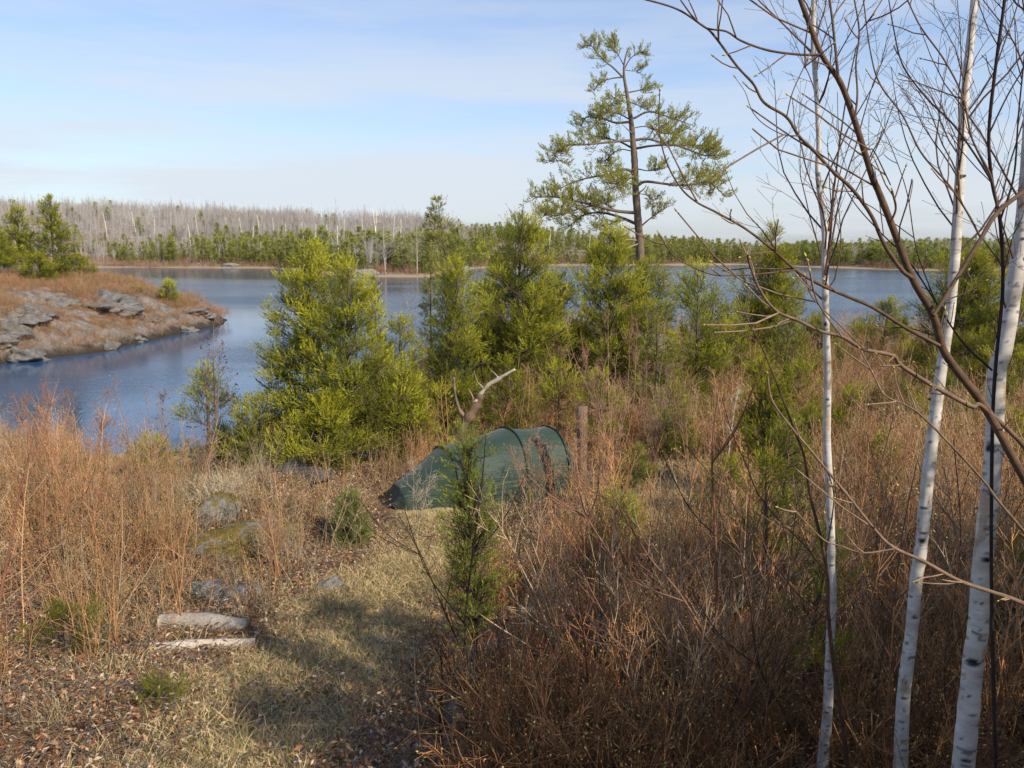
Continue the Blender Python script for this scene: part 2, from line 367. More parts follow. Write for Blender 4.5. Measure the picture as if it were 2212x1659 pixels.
# ------------------------------------------------------------------ conifer generator
G_BR = np.array([.56, .53, .045]); G_DK = np.array([.08, .11, .014]); G_OL = np.array([.42, .40, .07])
def conifer(H=5, R=1.2, cb=.05, nwh=16, per=5, e0=.12, e1=.78, prof=None, shoot=.24, nl=.042, w=.0085, nn=22, dens=1.32, seed=0, br=G_BR, dk=G_DK, leader=.0, K2=3, sub=.10, wood=(.13, .10, .075), tr=.05, gapp=0.):
    r = np.random.default_rng(seed)
    wd = MB(); fo = MB()
    tk = 12; T = grow(np.zeros((1, 3)), np.array([[0, 0, 1.]]), np.array([H]), tk, .035, .1, r)
    T[:, :, 2] *= H/T[0, -1, 2]
    tz = np.linspace(0, 1, tk)
    wd.tubes(T, (tr*(1-tz)**.8+.006)[None], 7, np.array(wood))
    zs = cb+(1-cb-leader)*(np.linspace(0, 1, nwh)+r.normal(size=nwh)*.3/nwh); zs = np.clip(zs, .01, .985)
    bz = np.repeat(zs, per)+r.normal(size=nwh*per)*.12/nwh; bz = np.clip(bz, .01, .985)
    keep = r.random(len(bz)) > gapp; bz = bz[keep]
    rel = np.clip((bz-cb)/(1-cb), 0, 1)
    prof = prof or (lambda q: np.minimum(1, (q*4+.5))*(1-q)**.58)
    bl = R*prof(rel)*(.7+.5*r.random(len(bz)))+.06
    P0, _ = along(T, np.zeros(len(bz), int), bz)
    az = r.random(len(bz))*2*math.pi; el = e0+(e1-e0)*rel**1.2+r.normal(size=len(bz))*.12
    D = np.stack([np.cos(az)*np.cos(el), np.sin(az)*np.cos(el), np.sin(el)], 1)
    B = grow(P0, D, bl, 6, .10, .07, r)
    s6 = np.linspace(1, .3, 6)
    wd.tubes(B, (.006+.010*bl)[:, None]*s6[None], 4, np.array(wood)*1.1)
    cnt = np.maximum(2, (bl/sub*min(dens, 1.25)).astype(int)); i = np.repeat(np.arange(len(bz)), cnt)
    t = .12+.86*r.random(len(i)); p, tg = along(B, i, t)
    l2 = (.38*bl[i]*(1-t)+.10+.08*r.random(len(i)))
    d2 = norm(side(tg, .8+.3*r.random(len(i)), r, .6)+np.array([0, 0, .22]))
    S = grow(p, d2, l2, 4, .12, .12, r)
    wd.tubes(S, (.003+.004*l2)[:, None]*np.linspace(1, .4, 4)[None], 3, np.array(wood)*1.2)
    # shoots
    c3 = np.maximum(1, (l2/(.36*shoot)*dens).astype(int)); j = np.repeat(np.arange(len(i)), c3)
    tt = .15+.85*r.random(len(j)); sp, st = along(S, j, tt)
    sd = norm(side(st, .45+.3*r.random(len(j)), r)+np.array([0, 0, .45]))
    SP = [sp, S[:, -1], B[:, -1]]; SD = [sd, norm(S[:, -1]-S[:, -2]+np.array([0, 0, .02])), norm(B[:, -1]-B[:, -2])]
    SP = np.concatenate(SP); SD = np.concatenate(SD); M = len(SP)
    topk = min(K2, M)
    if leader > 0:
        nlz = max(3, int(leader*H/.10)); lz = np.linspace(1-leader, 1, nlz); lp, ld = along(T, np.zeros(nlz, int), lz*.999)
        SP = np.concatenate([SP, lp]); SD = np.concatenate([SD, ld]); M = len(SP)
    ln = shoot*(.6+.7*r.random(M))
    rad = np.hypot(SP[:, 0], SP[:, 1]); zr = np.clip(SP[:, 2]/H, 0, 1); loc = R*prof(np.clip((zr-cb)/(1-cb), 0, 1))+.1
    ex = np.clip(.12+.9*np.clip(rad/loc, 0, 1)**1.6, 0, 1)*(.65+.35*zr)*(.75+.5*np.clip(SD[:, 2], 0, 1))  # shade painted into inner and lower shoots, outer upturned ones kept bright
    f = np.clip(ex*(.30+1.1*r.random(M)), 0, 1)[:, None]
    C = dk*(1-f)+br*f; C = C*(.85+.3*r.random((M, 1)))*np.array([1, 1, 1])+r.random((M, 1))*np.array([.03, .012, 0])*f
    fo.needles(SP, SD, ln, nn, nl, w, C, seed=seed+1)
    return wd, fo
def tree(px, Y, top_py, label, name='pine_tree', base=None, parts=True, cat='tree', group=None, rz=None, **kw):
    b = onground(px, Y) if base is None else np.array(base)
    H = at(px, top_py, Y)[2]-b[2]
    wd, fo = conifer(H=H, **kw)
    e = empty(name, b-np.array([0, 0, .04]), rng.random()*6 if rz is None else rz, label=label, cat=cat, group=group)
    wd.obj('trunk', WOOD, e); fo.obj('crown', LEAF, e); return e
# ================================================================== SETTING
def gridmesh(name, X, Y, Z, mat, attrs):
    n, m = X.shape; V = np.stack([X, Y, Z], -1).reshape(-1, 3)
    k = np.arange(n*m).reshape(n, m); F4 = np.stack([k[:-1, :-1], k[:-1, 1:], k[1:, 1:], k[1:, :-1]], -1).reshape(-1, 4)
    mb = MB(); mb.add(V, None, F4); o = mb.obj(name, mat, smooth=True)
    for nm, a in attrs.items():
        at_ = o.data.attributes.new(nm, 'FLOAT', 'POINT'); at_.data.foreach_set('value', np.ascontiguousarray(a, dtype=np.float32).ravel())
    return o
PATHPX = [(430, 1700), (520, 1600), (610, 1500), (700, 1420), (800, 1320), (880, 1240), (940, 1160), (955, 1115)]
PATH = np.array([ground(*p)[:2] for p in PATHPX]); PATHW = [.7, .7, .75, .85, .85, .7, .6, .8]
def pathmask(x, y, extra=0.):
    d = np.full(np.shape(x), 1e9)
    for (a, b, wa, wb) in zip(PATH[:-1], PATH[1:], PATHW[:-1], PATHW[1:]):
        e = b-a; t = np.clip(((x-a[0])*e[0]+(y-a[1])*e[1])/(e@e), 0, 1)
        d = np.minimum(d, np.hypot(x-a[0]-t*e[0], y-a[1]-t*e[1])-(wa+(wb-wa)*t))
    return d-extra
CLEAR = onground(1500, 15.2)
def clearmask(x, y): return np.hypot((x-CLEAR[0])/2.3, (y-CLEAR[1])/2.2)
def make_ground():
    xs = np.concatenate([np.linspace(-90, -34, 60), np.arange(-33.8, 20, .16), np.linspace(20.2, 80, 120)])
    ys = np.concatenate([np.linspace(-30, 1.8, 40), np.arange(2, 40, .14), np.linspace(40.1, 85, 230)])
    X, Y = np.meshgrid(xs, ys); Z = hnear(X, Y)
    pm = pathmask(X, Y)
    g = np.clip(sstep(.35, -.15, pm+.5*(fbm(X*2, Y*2, 41)-.5)), 0, 1)
    g = np.maximum(g, sstep(1.3, .7, clearmask(X, Y)+.4*(fbm(X*1.5, Y*1.5, 43)-.5)))
    g = np.maximum(g, .6*sstep(.5, .7, fbm(X*.5, Y*.5, 77))*(Y > 9)*(polydist(X, Y, POINT) < -3))
    gx = np.gradient(Z, axis=1)/np.maximum(np.gradient(X, axis=1), 1e-3); gy = np.gradient(Z, axis=0)/np.maximum(np.gradient(Y, axis=0), 1e-3)
    sl = np.hypot(gx, gy)
    onpt = (polydist(X, Y, POINT) > -3)
    rock = np.where(onpt, sstep(.50, .66, fbm(X*.6, Y*.6, 51))*.85*sstep(.5, 1.1, Z)+sstep(.45, .75, sl)*.8, sstep(.55, .9, sl)*.6*(Y > 18))
    rock = np.maximum(rock, sstep(2.0, 2.6, Z+.5*(fbm(X, Y, 53)-.5))*(Y > 20)*(Y < 36)*.9)
    o = gridmesh('ground', X, Y, Z, GROUND, {'grass': g, 'rock': np.clip(rock, 0, 1), 'wet_shade': np.clip(sstep(.16, .02, Z)*.85*(Z > -5)+onpt*(.9*sstep(.55, .2, Z+.3*(fbm(X*1.5, Y*1.5, 54)-.5))+.35*sstep(.45, .65, fbm(X*2.2, Y*2.2, 57)))+.8*np.exp(-((X-.3)/1.8)**2-((Y-18)/1.2)**2), 0, .9)})  # last term darkens ground behind the tent, standing in for undergrowth shade
    tag(o, kind='structure')
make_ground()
def make_hills():
    u = np.linspace(-1.25, 1.15, 620)
    yy = np.concatenate([np.linspace(120, 300, 260), np.linspace(302, 520, 90), np.geomspace(530, 3000, 30)])
    U, Y = np.meshgrid(u, yy); X = U*Y; Z = hfar(X, Y)
    px = U*F+1106; d = Y-shore(px)
    g = sstep(9, 3, d+6*(fbm(X*.05, Y*.05, 61)-.5))
    rock = sstep(.6, .68, fbm(X*.045, Y*.09, 63))*sstep(25, 50, d)*sstep(1500, 1000, px)*.9+sstep(.66, .72, fbm(X*.2, Y*.2, 65))*.8
    o = gridmesh('hills', X, Y, Z, HILL, {'grass': g, 'rock': np.clip(rock, 0, 1)}); tag(o, kind='structure')
make_hills()
def make_water():
    u = np.linspace(-2.5, 2.5, 240); yy = np.concatenate([np.linspace(10, 300, 240), [400, 3000]])
    U, Y = np.meshgrid(u, yy); X = U*(Y+6); Z = np.zeros_like(X)
    px = X/Y*F+1106; d = shore(px)-Y; left = sstep(1150, 700, px)
    r = sstep(55, 100, d+22*(fbm(X*.03, Y*.03, 71)-.5))*.93+.07
    r = r*left+(1-left)*(.45+.55*sstep(0, 20, d))
    dn = -np.maximum(polydist(X, Y, POINT), polydist(X, Y, NEAR)); r = r*(.06+.94*sstep(2, 15, dn))
    o = gridmesh('water', X, Y, Z, WATER, {'rough': r}); tag(o, kind='structure')
make_water()
# ================================================================== geometry-node scatter (stuff only)
def scatter(name, P, rot, scl, idx, variants, label, cat=None):
    c = bpy.data.collections.new(name+'_kinds')
    for k, v in enumerate(variants):
        v.name = '%s_kind_%02d' % (name, k); c.objects.link(v)
    mb = bpy.data.meshes.new(name); mb.vertices.add(len(P)); mb.vertices.foreach_set('co', P.astype(np.float32).ravel())
    a = mb.attributes.new('rot', 'FLOAT_VECTOR', 'POINT'); a.data.foreach_set('vector', rot.astype(np.float32).ravel())
    a = mb.attributes.new('scl', 'FLOAT_VECTOR', 'POINT'); a.data.foreach_set('vector', scl.astype(np.float32).ravel())
    a = mb.attributes.new('idx', 'INT', 'POINT'); a.data.foreach_set('value', idx.astype(np.int32))
    o = bpy.data.objects.new(name, mb); COL.objects.link(o)
    g = bpy.data.node_groups.new(name+'_scatter', 'GeometryNodeTree')
    g.interface.new_socket('Geometry', in_out='INPUT', socket_type='NodeSocketGeometry'); g.interface.new_socket('Geometry', in_out='OUTPUT', socket_type='NodeSocketGeometry')
    gi = g.nodes.new('NodeGroupInput'); go = g.nodes.new('NodeGroupOutput'); ip = g.nodes.new('GeometryNodeInstanceOnPoints')
    ci = g.nodes.new('GeometryNodeCollectionInfo'); ci.inputs[0].default_value = c; ci.inputs['Separate Children'].default_value = True; ci.inputs['Reset Children'].default_value = True
    def na(n, t):
        q = g.nodes.new('GeometryNodeInputNamedAttribute'); q.data_type = t; q.inputs[0].default_value = n; return q.outputs[0]
    g.links.new(gi.outputs[0], ip.inputs['Points']); g.links.new(ci.outputs[0], ip.inputs['Instance']); ip.inputs['Pick Instance'].default_value = True
    g.links.new(na('idx', 'INT'), ip.inputs['Instance Index'])
    er = g.nodes.new('FunctionNodeEulerToRotation'); g.links.new(na('rot', 'FLOAT_VECTOR'), er.inputs[0]); g.links.new(er.outputs[0], ip.inputs['Rotation'])
    g.links.new(na('scl', 'FLOAT_VECTOR'), ip.inputs['Scale']); g.links.new(ip.outputs[0], go.inputs[0])
    md = o.modifiers.new('scatter', 'NODES'); md.node_group = g
    tag(o, label, cat, kind='stuff'); return o
def mkrot(n, tilt=.12, r=rng): return np.stack([r.normal(size=n)*tilt, r.normal(size=n)*tilt, r.random(n)*2*math.pi], 1)
def mkscl(n, lo=.75, hi=1.25, r=rng):
    s = lo+(hi-lo)*r.random(n); return np.stack([s, s, s*(.85+.3*r.random(n))], 1)
# ---- bare shrub clumps
def shrub_mesh(seed, n0=9, H=1.4, spread=.26, kids=4, kk=1, tone=(.20, .115, .075), bud=(.60, .46, .18), r0=.0088, lean=.2, buds=.6, leafs=0, budsz=.017):
    r = np.random.default_rng(seed); mb = MB(); tone = np.array(tone)
    P0 = np.concatenate([r.normal(size=(n0, 2))*spread*.6, np.full((n0, 1), -.05)], 1)
    D = np.concatenate([P0[:, :2]*lean/spread+r.normal(size=(n0, 2))*lean*.7, np.ones((n0, 1))], 1)
    Ls = H*(.5+.55*r.random(n0))
    A = grow(P0, D, Ls, 7, .07, .03, r)
    c0 = tone*(.6+.8*r.random((n0, 1)))*np.array([1, 1, 1])+r.random((n0, 1))*np.array([.04, .02, .02])
    mb.tubes(A, (r0*Ls/H)[:, None]*np.linspace(1, .35, 7)[None], 4, c0)
    i = np.repeat(np.arange(n0), kids); t = .2+.78*r.random(len(i)); p, tg = along(A, i, t)
    l = (.12+.42*Ls[i]*(1-t))*(.6+.7*r.random(len(i))); B = grow(p, side(tg, .6+.35*r.random(len(i)), r), l, 4, .10, .10, r)
    mb.tubes(B, (.0024+.0036*l)[:, None]*np.linspace(1, .5, 4)[None], 3, c0[i]*1.1)
    j = np.repeat(np.arange(len(i)), kk); t = .2+.8*r.random(len(j)); p, tg = along(B, j, t)
    l = (.05+.35*l[j]*(1-t)+.06*r.random(len(j))); C = grow(p, side(tg, .7, r), l, 3, .1, .08, r)
    mb.tubes(C, np.full((len(j), 1), .0020)*np.array([[1, .8, .6]]), 3, c0[i][j]*1.2)
    bp = np.concatenate([C[:, -1], B[:, -1]]); bd = norm(np.concatenate([C[:, -1]-C[:, -2], B[:, -1]-B[:, -2]]))
    k = r.random(len(bp)) < buds
    mb.blobs(bp[k], bd[k], budsz*(1+r.random(k.sum())), budsz*.35, np.array(bud)*(.5+.8*r.random((k.sum(), 1))))
    if leafs:
        ii = r.integers(0, len(bp), leafs); mb.flakes(bp[ii]+r.normal(size=(leafs, 3))*.01, .02, np.array([.20, .09, .04])*(.5+.9*r.random((leafs, 1))), seed, 2.)
    return mb
# ---- dry grass tufts / leaf litter
def grass_mesh(seed, n=90, H=.16, rad=.28, c=(.70, .53, .27), gy=.15, flop=.9, w=.004):
    r = np.random.default_rng(seed); mb = MB()
    P0 = np.concatenate([r.normal(size=(n, 2))*rad*.5, np.zeros((n, 1))-.01], 1)
    D = np.concatenate([r.normal(size=(n, 2))*flop, np.ones((n, 1))], 1)
    P = grow(P0, D, H*(.5+r.random(n)), 4, .22, -.18, r)
    cc = np.array(c)*(.55+.7*r.random((n, 1))); k = r.random(n) < gy; cc[k] = np.array([.12, .15, .03])*(.6+.8*r.random((k.sum(), 1)))
    s = norm(np.cross(P[:, -1]-P[:, 0], r.normal(size=(n, 3))))[:, None]*np.array([w, w*.8, w*.5, .0006])[None, :, None]
    V = np.stack([P-s, P+s], 2); idx = np.arange(n*8).reshape(n, 4, 2)
    F4 = np.stack([idx[:, :-1, 0], idx[:, :-1, 1], idx[:, 1:, 1], idx[:, 1:, 0]], -1).reshape(-1, 4)
    mb.add(V.reshape(-1, 3), None, F4, np.repeat(cc, 8, 0)); return mb
def litter_mesh(seed, n=130, rad=.42):
    r = np.random.default_rng(seed); mb = MB()
    P = np.concatenate([r.normal(size=(n, 2))*rad*.55, .005+.03*r.random((n, 1))], 1)
    pal = np.array([[.42, .20, .09], [.32, .14, .06], [.52, .31, .16], [.18, .085, .04], [.62, .46, .30]])
    mb.flakes(P, .026, pal[r.integers(0, 5, n)]*(.6+.6*r.random((n, 1))), seed, .5)
    m = 14; P0 = np.concatenate([r.normal(size=(m, 2))*rad*.5, np.full((m, 1), .02)], 1); D = np.concatenate([r.normal(size=(m, 2)), r.normal(size=(m, 1))*.15+.08], 1)
    mb.tubes(grow(P0, D, .15+.3*r.random(m), 4, .12, 0, r), np.full((m, 4), .003), 3, np.array([.22, .17, .13])*(.5+r.random((m, 1)))); return mb
def pick(n_try, x0, x1, y0, y1, dens, r):
    X = x0+(x1-x0)*r.random(n_try); Y = y0+(y1-y0)*r.random(n_try); Z = hnear(X, Y)
    vis = np.abs(X) < (.72*Y+1.5)
    k = (r.random(n_try) < dens(X, Y, Z)) & vis & (Z > .12); return np.stack([X[k], Y[k], Z[k]], 1)
TC = onground(1070, 15.4)       # tent centre
TPHI = R_(27); TA = np.array([math.cos(TPHI), math.sin(TPHI)])
def tentmask(x, y, pad=0.):
    dx = x-TC[0]; dy = y-TC[1]; a = dx*TA[0]+dy*TA[1]; b = -dx*TA[1]+dy*TA[0]
    return (np.abs(a) < 2.7+pad) & (np.abs(b) < 1.0+pad)
def pxof(x, y): return x/(y*.985+.8)*F+1106
SPOTS = [(ground(*a)[:2], b) for a, b in (((475, 1130), .75), ((530, 1180), .6), ((470, 1068), .5), ((440, 1390), .7), ((520, 1395), .5), ((450, 1290), .35), ((712, 1275), .4), ((640, 1035), .6), ((780, 990), .8), ((1580, 1100), .4), ((345, 950), .6))]
def brush_density(kind):
    def f(x, y, z):
        px = pxof(x, y); d = np.ones(np.shape(x))
        d = d*sstep(.05, .7, pathmask(x, y)); d = d*sstep(.9, 1.5, clearmask(x, y))
        d = np.where(tentmask(x, y, .25), 0, d)
        # keep the sight line to the left half of the tent open
        d = d*np.where((y > 8) & (y < 15.5) & (px > 640) & (px < 1180), .13, 1)
        d = d*np.where((y > 5.5) & (y < 15) & (px >= 1180) & (px < 1300), .45, 1)
        d = d*(.12+1.1*sstep(.3, .65, fbm(x*.75, y*.75, 91)))
        d = d*np.where((np.hypot(x+.3, y-28.5) < 3.5), .35, 1)
        d = d*np.where((px > 1370) & (px < 1640) & (y > 9.5) & (y < 15), .35, 1)*np.where((px > 960) & (px < 1300) & (y > 16.5) & (y < 20), .5, 1)
        for c_, r_ in SPOTS:
            tt = np.clip(((x-c_[0])*-c_[0]+(y-c_[1])*-c_[1])/(c_@c_), 0, 1.6/np.hypot(*c_)); d = d*sstep(r_*.7, r_*1.1, np.hypot(x-c_[0]+tt*c_[0], y-c_[1]+tt*c_[1]))*.97+d*.03
        d = d*np.where((px < 560) & (y > 15.2), np.where(px < 170, .7, .12), 1)*np.where((px < 560) & (px > 170) & (y > 13.5), .6, 1)*np.where((px > 560) & (px < 900) & (y > 14.5), .35, 1)
        return d*np.where((y < 6) & (px < 1200), .55, 1)*(np.where((y < 11) & (px > 1120), .55, 1) if kind == 1 else 1)
    return f
r1 = np.random.default_rng(101)
vL = [shrub_mesh(200+k, n0=9, H=1.0+.15*(k % 3), tone=[(.37, .24, .125), (.42, .235, .11), (.32, .28, .19)][k % 3], leafs=0).obj('k', WOOD, link=False) for k in range(6)]
P = pick(2900, -17, -1.6, 5.5, 25, lambda x, y, z: brush_density(0)(x, y, z)*np.where(y < 9, .5, 1)*np.where((y < 7.6) & (x > -3.6), .12, 1), r1)
scatter('brush_thicket', P, mkrot(len(P), .08), mkscl(len(P), .6, 1.1), r1.integers(0, 6, len(P)), vL, 'dense thicket of leafless reddish brown stems with yellow buds left of the grassy path')
vR = [shrub_mesh(230+k, n0=8, H=1.2+.15*(k % 3), tone=[(.39, .235, .12), (.44, .225, .10), (.32, .27, .18)][k % 3], leafs=[0, 14, 0][k % 3]).obj('k', WOOD, link=False) for k in range(6)]
P = pick(4400, -1.2, 24, 5, 43, lambda x, y, z: brush_density(1)(x, y, z)*np.where(y > 25, .6, .85), r1)
scatter('brush_thicket', P, mkrot(len(P), .12), mkscl(len(P), .6, 1.15), r1.integers(0, 6, len(P)), vR, 'brown tangle of bare shrubs filling the low ground to the right of the tent')
vW = [shrub_mesh(370+k, n0=4+k % 3, H=2.1+.2*(k % 3), spread=.28, lean=.14, kids=9, kk=2, r0=.0105, tone=[(.42, .22, .11), (.36, .27, .18), (.24, .14, .08), (.50, .30, .18)][k % 4], buds=.5, budsz=.02, leafs=[0, 10][k % 2]).obj('k', WOOD, link=False) for k in range(8)]
P = pick(1500, -14, -1.6, 7, 22, lambda x, y, z: brush_density(0)(x, y, z)*.42*np.where(y > 16, .5, 1), r1)
Q_ = pick(3600, -.8, 24, 6.5, 40, lambda x, y, z: brush_density(0)(x, y, z)*.6*np.where((y < 15) & (pxof(x, y) < 1300), .3, 1), r1)
P = np.concatenate([P, Q_])
scatter('tall_brush', P, mkrot(len(P), .09), mkscl(len(P), .45, 1.1), r1.integers(0, 8, len(P)), vW, 'tall upright red brown whips rising out of the low brush on both sides of the path')
vK = [shrub_mesh(250+k, n0=9, H=.95, spread=.3, lean=.55, kids=5, kk=3, r0=.007, tone=[(.24, .12, .05), (.15, .09, .045), (.36, .18, .075)][k], buds=.35).obj('k', WOOD, link=False) for k in range(3)]
P = pick(2600, -.6, 9, 4, 11, lambda x, y, z: np.where(pathmask(x, y) > .3, 1, 0)*(pxof(x, y) > 1060)*sstep(.42, .62, fbm(x*1.1, y*1.1, 3))*.9*np.where(tentmask(x, y, .3), 0, 1), r1)
scatter('brush_tangle', P, mkrot(len(P), .35), mkscl(len(P), .6, 1.15), r1.integers(0, 3, len(P)), vK, 'low dark tangle of crossing twigs under the shrubs at the lower right')
vG = [grass_mesh(260+k, gy=.10+.09*(k % 3)).obj('k', DRY, link=False) for k in range(4)]
P = pick(11000, -6, 6, 4.5, 20, lambda x, y, z: np.clip(sstep(.4, -.1, pathmask(x, y))+sstep(1.3, .8, clearmask(x, y))+.18, 0, 1)*np.where(tentmask(x, y, -.1), 0, 1), r1)
scatter('dry_grass', P, mkrot(len(P), .1), mkscl(len(P), .5, 1.1), r1.integers(0, 4, len(P)), vG, 'matted straw coloured grass along the footpath and around the tent')
vT = [grass_mesh(280+k, n=60, H=.5, rad=.25, flop=.45, gy=.05, c=(.52, .38, .20), w=.003).obj('k', DRY, link=False) for k in range(3)]
P = pick(5000, -16, 20, 6, 40, lambda x, y, z: .45*sstep(.3, 1.2, pathmask(x, y))*np.where((x < -2.5) & (y > 15.5), .12, 1)*np.where((x > 0) & (y < 12), .4, 1)*np.where(tentmask(x, y, 0), 0, 1)*fbm(x*.6, y*.6, 15)*2*.6, r1)
scatter('tall_dry_grass', P, mkrot(len(P), .1), mkscl(len(P), .5, 1.1), r1.integers(0, 3, len(P)), vT, 'tall faded grass standing among the bare shrubs')
vD = [litter_mesh(300+k).obj('k', DRY, link=False) for k in range(4)]
P = pick(6000, -9, 9, 4.3, 18, lambda x, y, z: np.clip(.75-.55*sstep(.2, -.2, pathmask(x, y)), 0, 1)*np.where(tentmask(x, y, 0), 0, 1), r1)
scatter('leaf_litter', P, mkrot(len(P), .08), mkscl(len(P), .7, 1.2), r1.integers(0, 4, len(P)), vD, 'fallen russet leaves and broken twigs covering the forest floor')
# low scrub on the left point
vP = [shrub_mesh(320+k, n0=14, H=.55, spread=.5, kids=5, kk=2, lean=.5, r0=.006, tone=[(.33, .17, .10), (.26, .17, .10), (.30, .22, .10)][k], buds=0).obj('k', WOOD, link=False) for k in range(3)]
n = 7500; X = -70+52*r1.random(n); Y = 38+40*r1.random(n); Z = hnear(X, Y); k = (Z > .18) & ((fbm(X*.4, Y*.4, 19) > .38) | ((Z < .7) & (fbm(X*.9, Y*.9, 20) > .42))) & (polydist(X, Y, POINT) > -1); P = np.stack([X[k], Y[k], Z[k]], 1)
scatter('low_scrub', P, mkrot(len(P)), mkscl(len(P), .6, 1.5), r1.integers(0, 3, len(P)), vP, 'low russet scrub and heath growing over the rocky point on the left')
# ---- far forests
def bare_far(seed, H=7.5):
    r = np.random.default_rng(seed); mb = MB(); c = np.array([.47, .45, .46])*(.75+.4*r.random())
    n0 = 4; P0 = np.concatenate([r.normal(size=(n0, 2))*1.2, np.zeros((n0, 1))], 1)
    A = grow(P0, np.concatenate([r.normal(size=(n0, 2))*.06, np.ones((n0, 1))], 1), H*(.6+.4*r.random(n0)), 5, .03, 0, r)
    mb.tubes(A, .05*np.linspace(1, .3, 5)[None].repeat(n0, 0), 3, c*1.15)
    i = np.repeat(np.arange(n0), 16); t = .3+.7*r.random(len(i)); p, tg = along(A, i, t)
    B = grow(p, side(tg, .5, r), .5+1.6*(1-t), 3, .1, .15, r); mb.tubes(B, np.full((len(i), 3), .02)*np.array([[1, .8, .5]]), 3, c)
    return mb
def farpts(n, px0, px1, d0, d1, r, dens=lambda px, d: 1.):
    px = px0+(px1-px0)*r.random(n); d = d0+(d1-d0)*r.random(n); k = r.random(n) < dens(px, d)
    px = px[k]; d = d[k]; Y = shore(px)+d; X = (px-1106)/F*Y; return np.stack([X, Y, hfar(X, Y)-.1], 1)
vB = [bare_far(400+k).obj('k', WOOD, link=False) for k in range(8)]
P = farpts(9000, -120, 1050, 18, 150, r1, lambda px, d: np.clip((.25+.75*sstep(40, 90, d))*sstep(1080, 850, px), 0, 1))
P = P[rng.random(len(P)) < .30+.7*sstep(.42, .6, fbm(P[:, 0]*.05, P[:, 1]*.05, 44))]
scatter('bare_forest', P, mkrot(len(P), .03), mkscl(len(P), .5, 1.15), r1.integers(0, 8, len(P)), vB, 'pale grey mass of leafless birch and aspen covering the far hill on the left')
P = farpts(4200, 1000, 2500, 20, 260, r1, lambda px, d: sstep(.4, .6, fbm(px*.008, d*.03, 5))*1.)
scatter('bare_forest', P, mkrot(len(P), .03), mkscl(len(P), .5, .95), r1.integers(0, 8, len(P)), [o.copy() for o in vB], 'grey leafless woodland patches on the low hills beyond the right water')
def far_pine(seed, H=6, R=1.9):
    return conifer(H=H, R=R, cb=.02, nwh=10, per=5, shoot=.55, nl=.30, w=.07, nn=7, sub=.45, dens=1.1, seed=seed, e0=.2, e1=.8, br=np.array([.40, .40, .085]), dk=np.array([.14, .165, .045]), prof=lambda q: np.minimum(1, q*4+.6)*(1-q)**.6)
def merged_far(seed, **k):
    wd, fo = far_pine(seed, **k); fo.v += wd.v; fo.c += wd.c
    fo.f4 += [f+fo.n for f in wd.f4]; fo.n += wd.n; return fo
vF = [merged_far(420+k).obj('k', LEAF, link=False) for k in range(5)]
vS = [shrub_mesh(340+k, n0=16, H=2.2, spread=1.1, kids=7, kk=2, lean=.45, r0=.035, tone=[(.27, .15, .10), (.30, .20, .13), (.24, .17, .12)][k], buds=0).obj('k', WOOD, link=False) for k in range(3)]
P = farpts(2600, 100, 2450, 4, 34, r1, lambda px, d: (.3+.7*fbm(px*.02, d*.1, 8))*sstep(40, 8, d))
scatter('shore_shrubs', P, mkrot(len(P), .05), mkscl(len(P), .5, 1.2), r1.integers(0, 3, len(P)), vS, 'reddish brown leafless shrubs lining the far lake shore')
P = farpts(5200, 930, 2500, 6, 260, r1, lambda px, d: .75*sstep(.38, .55, fbm(px*.008, d*.03, 9)))
P2 = farpts(700, -100, 1000, 25, 60, r1, lambda px, d: sstep(380, 600, px)*.9+.12)
P3 = farpts(90, -100, 1000, 60, 150, r1)
P = np.concatenate([P, P2, P3])
scatter('pine_forest', P, mkrot(len(P), .03), mkscl(len(P), .42, .95), r1.integers(0, 5, len(P)), vF, 'far green pine wood covering the hills across the lake')
# shoreline pines one by one
protos = []
for k in range(5):
    wd, fo = far_pine(440+k); e = empty('shore_pine', (0, 0, 0), label='x', cat='tree'); wd.obj('trunk', WOOD, e); fo.obj('crown', LEAF, e); protos.append(e)
r2 = np.random.default_rng(55)
spots = []
for px in np.arange(240, 600, 8.5): spots.append((px+r2.normal()*8, 12+20*r2.random(), .55+.5*r2.random()+.12*(px > 380), 0))
for px in np.arange(470, 1040, 5.5): spots.append((px+r2.normal()*8, 6+38*r2.random(), .6+.55*r2.random(), 1))
for px in np.arange(1180, 1620, 13): spots.append((px+r2.normal()*4, 5+16*r2.random(), .7+.3*r2.random(), 2))
for px in np.arange(1700, 2215, 12): spots.append((px+r2.normal()*4, 7+14*r2.random(), .6+.35*r2.random(), 3))
LBL = ['bushy green pine on the far left shore below the grey hill', 'dark green pine crowding the bank of the middle far shore', 'small green pine on the distant shore right of the tall pine', 'small dark pine on the distant shore behind the birches']
GRP = ['pines on the far left shore', 'pines on the middle far shore', 'pines on the distant shore right of the tall pine', 'pines on the distant shore behind the birches']
used = set()
for n, (px, d, s, q) in enumerate(spots):
    k = int(r2.integers(0, 5)); e = protos[k]
    if k in used: e = copy_tree(e)
    used.add(k)
    Y = shore(px)+d; X = (px-1106)/F*Y; e.location = (X, Y, float(hfar(X, Y))-.15); e.scale = (s, s, s*(.85+.3*r2.random())); e.rotation_euler.z = r2.random()*6
    tag(e, LBL[q], 'tree', GRP[q])
for k in range(5):
    if k not in used: bpy.data.objects.remove(protos[k])
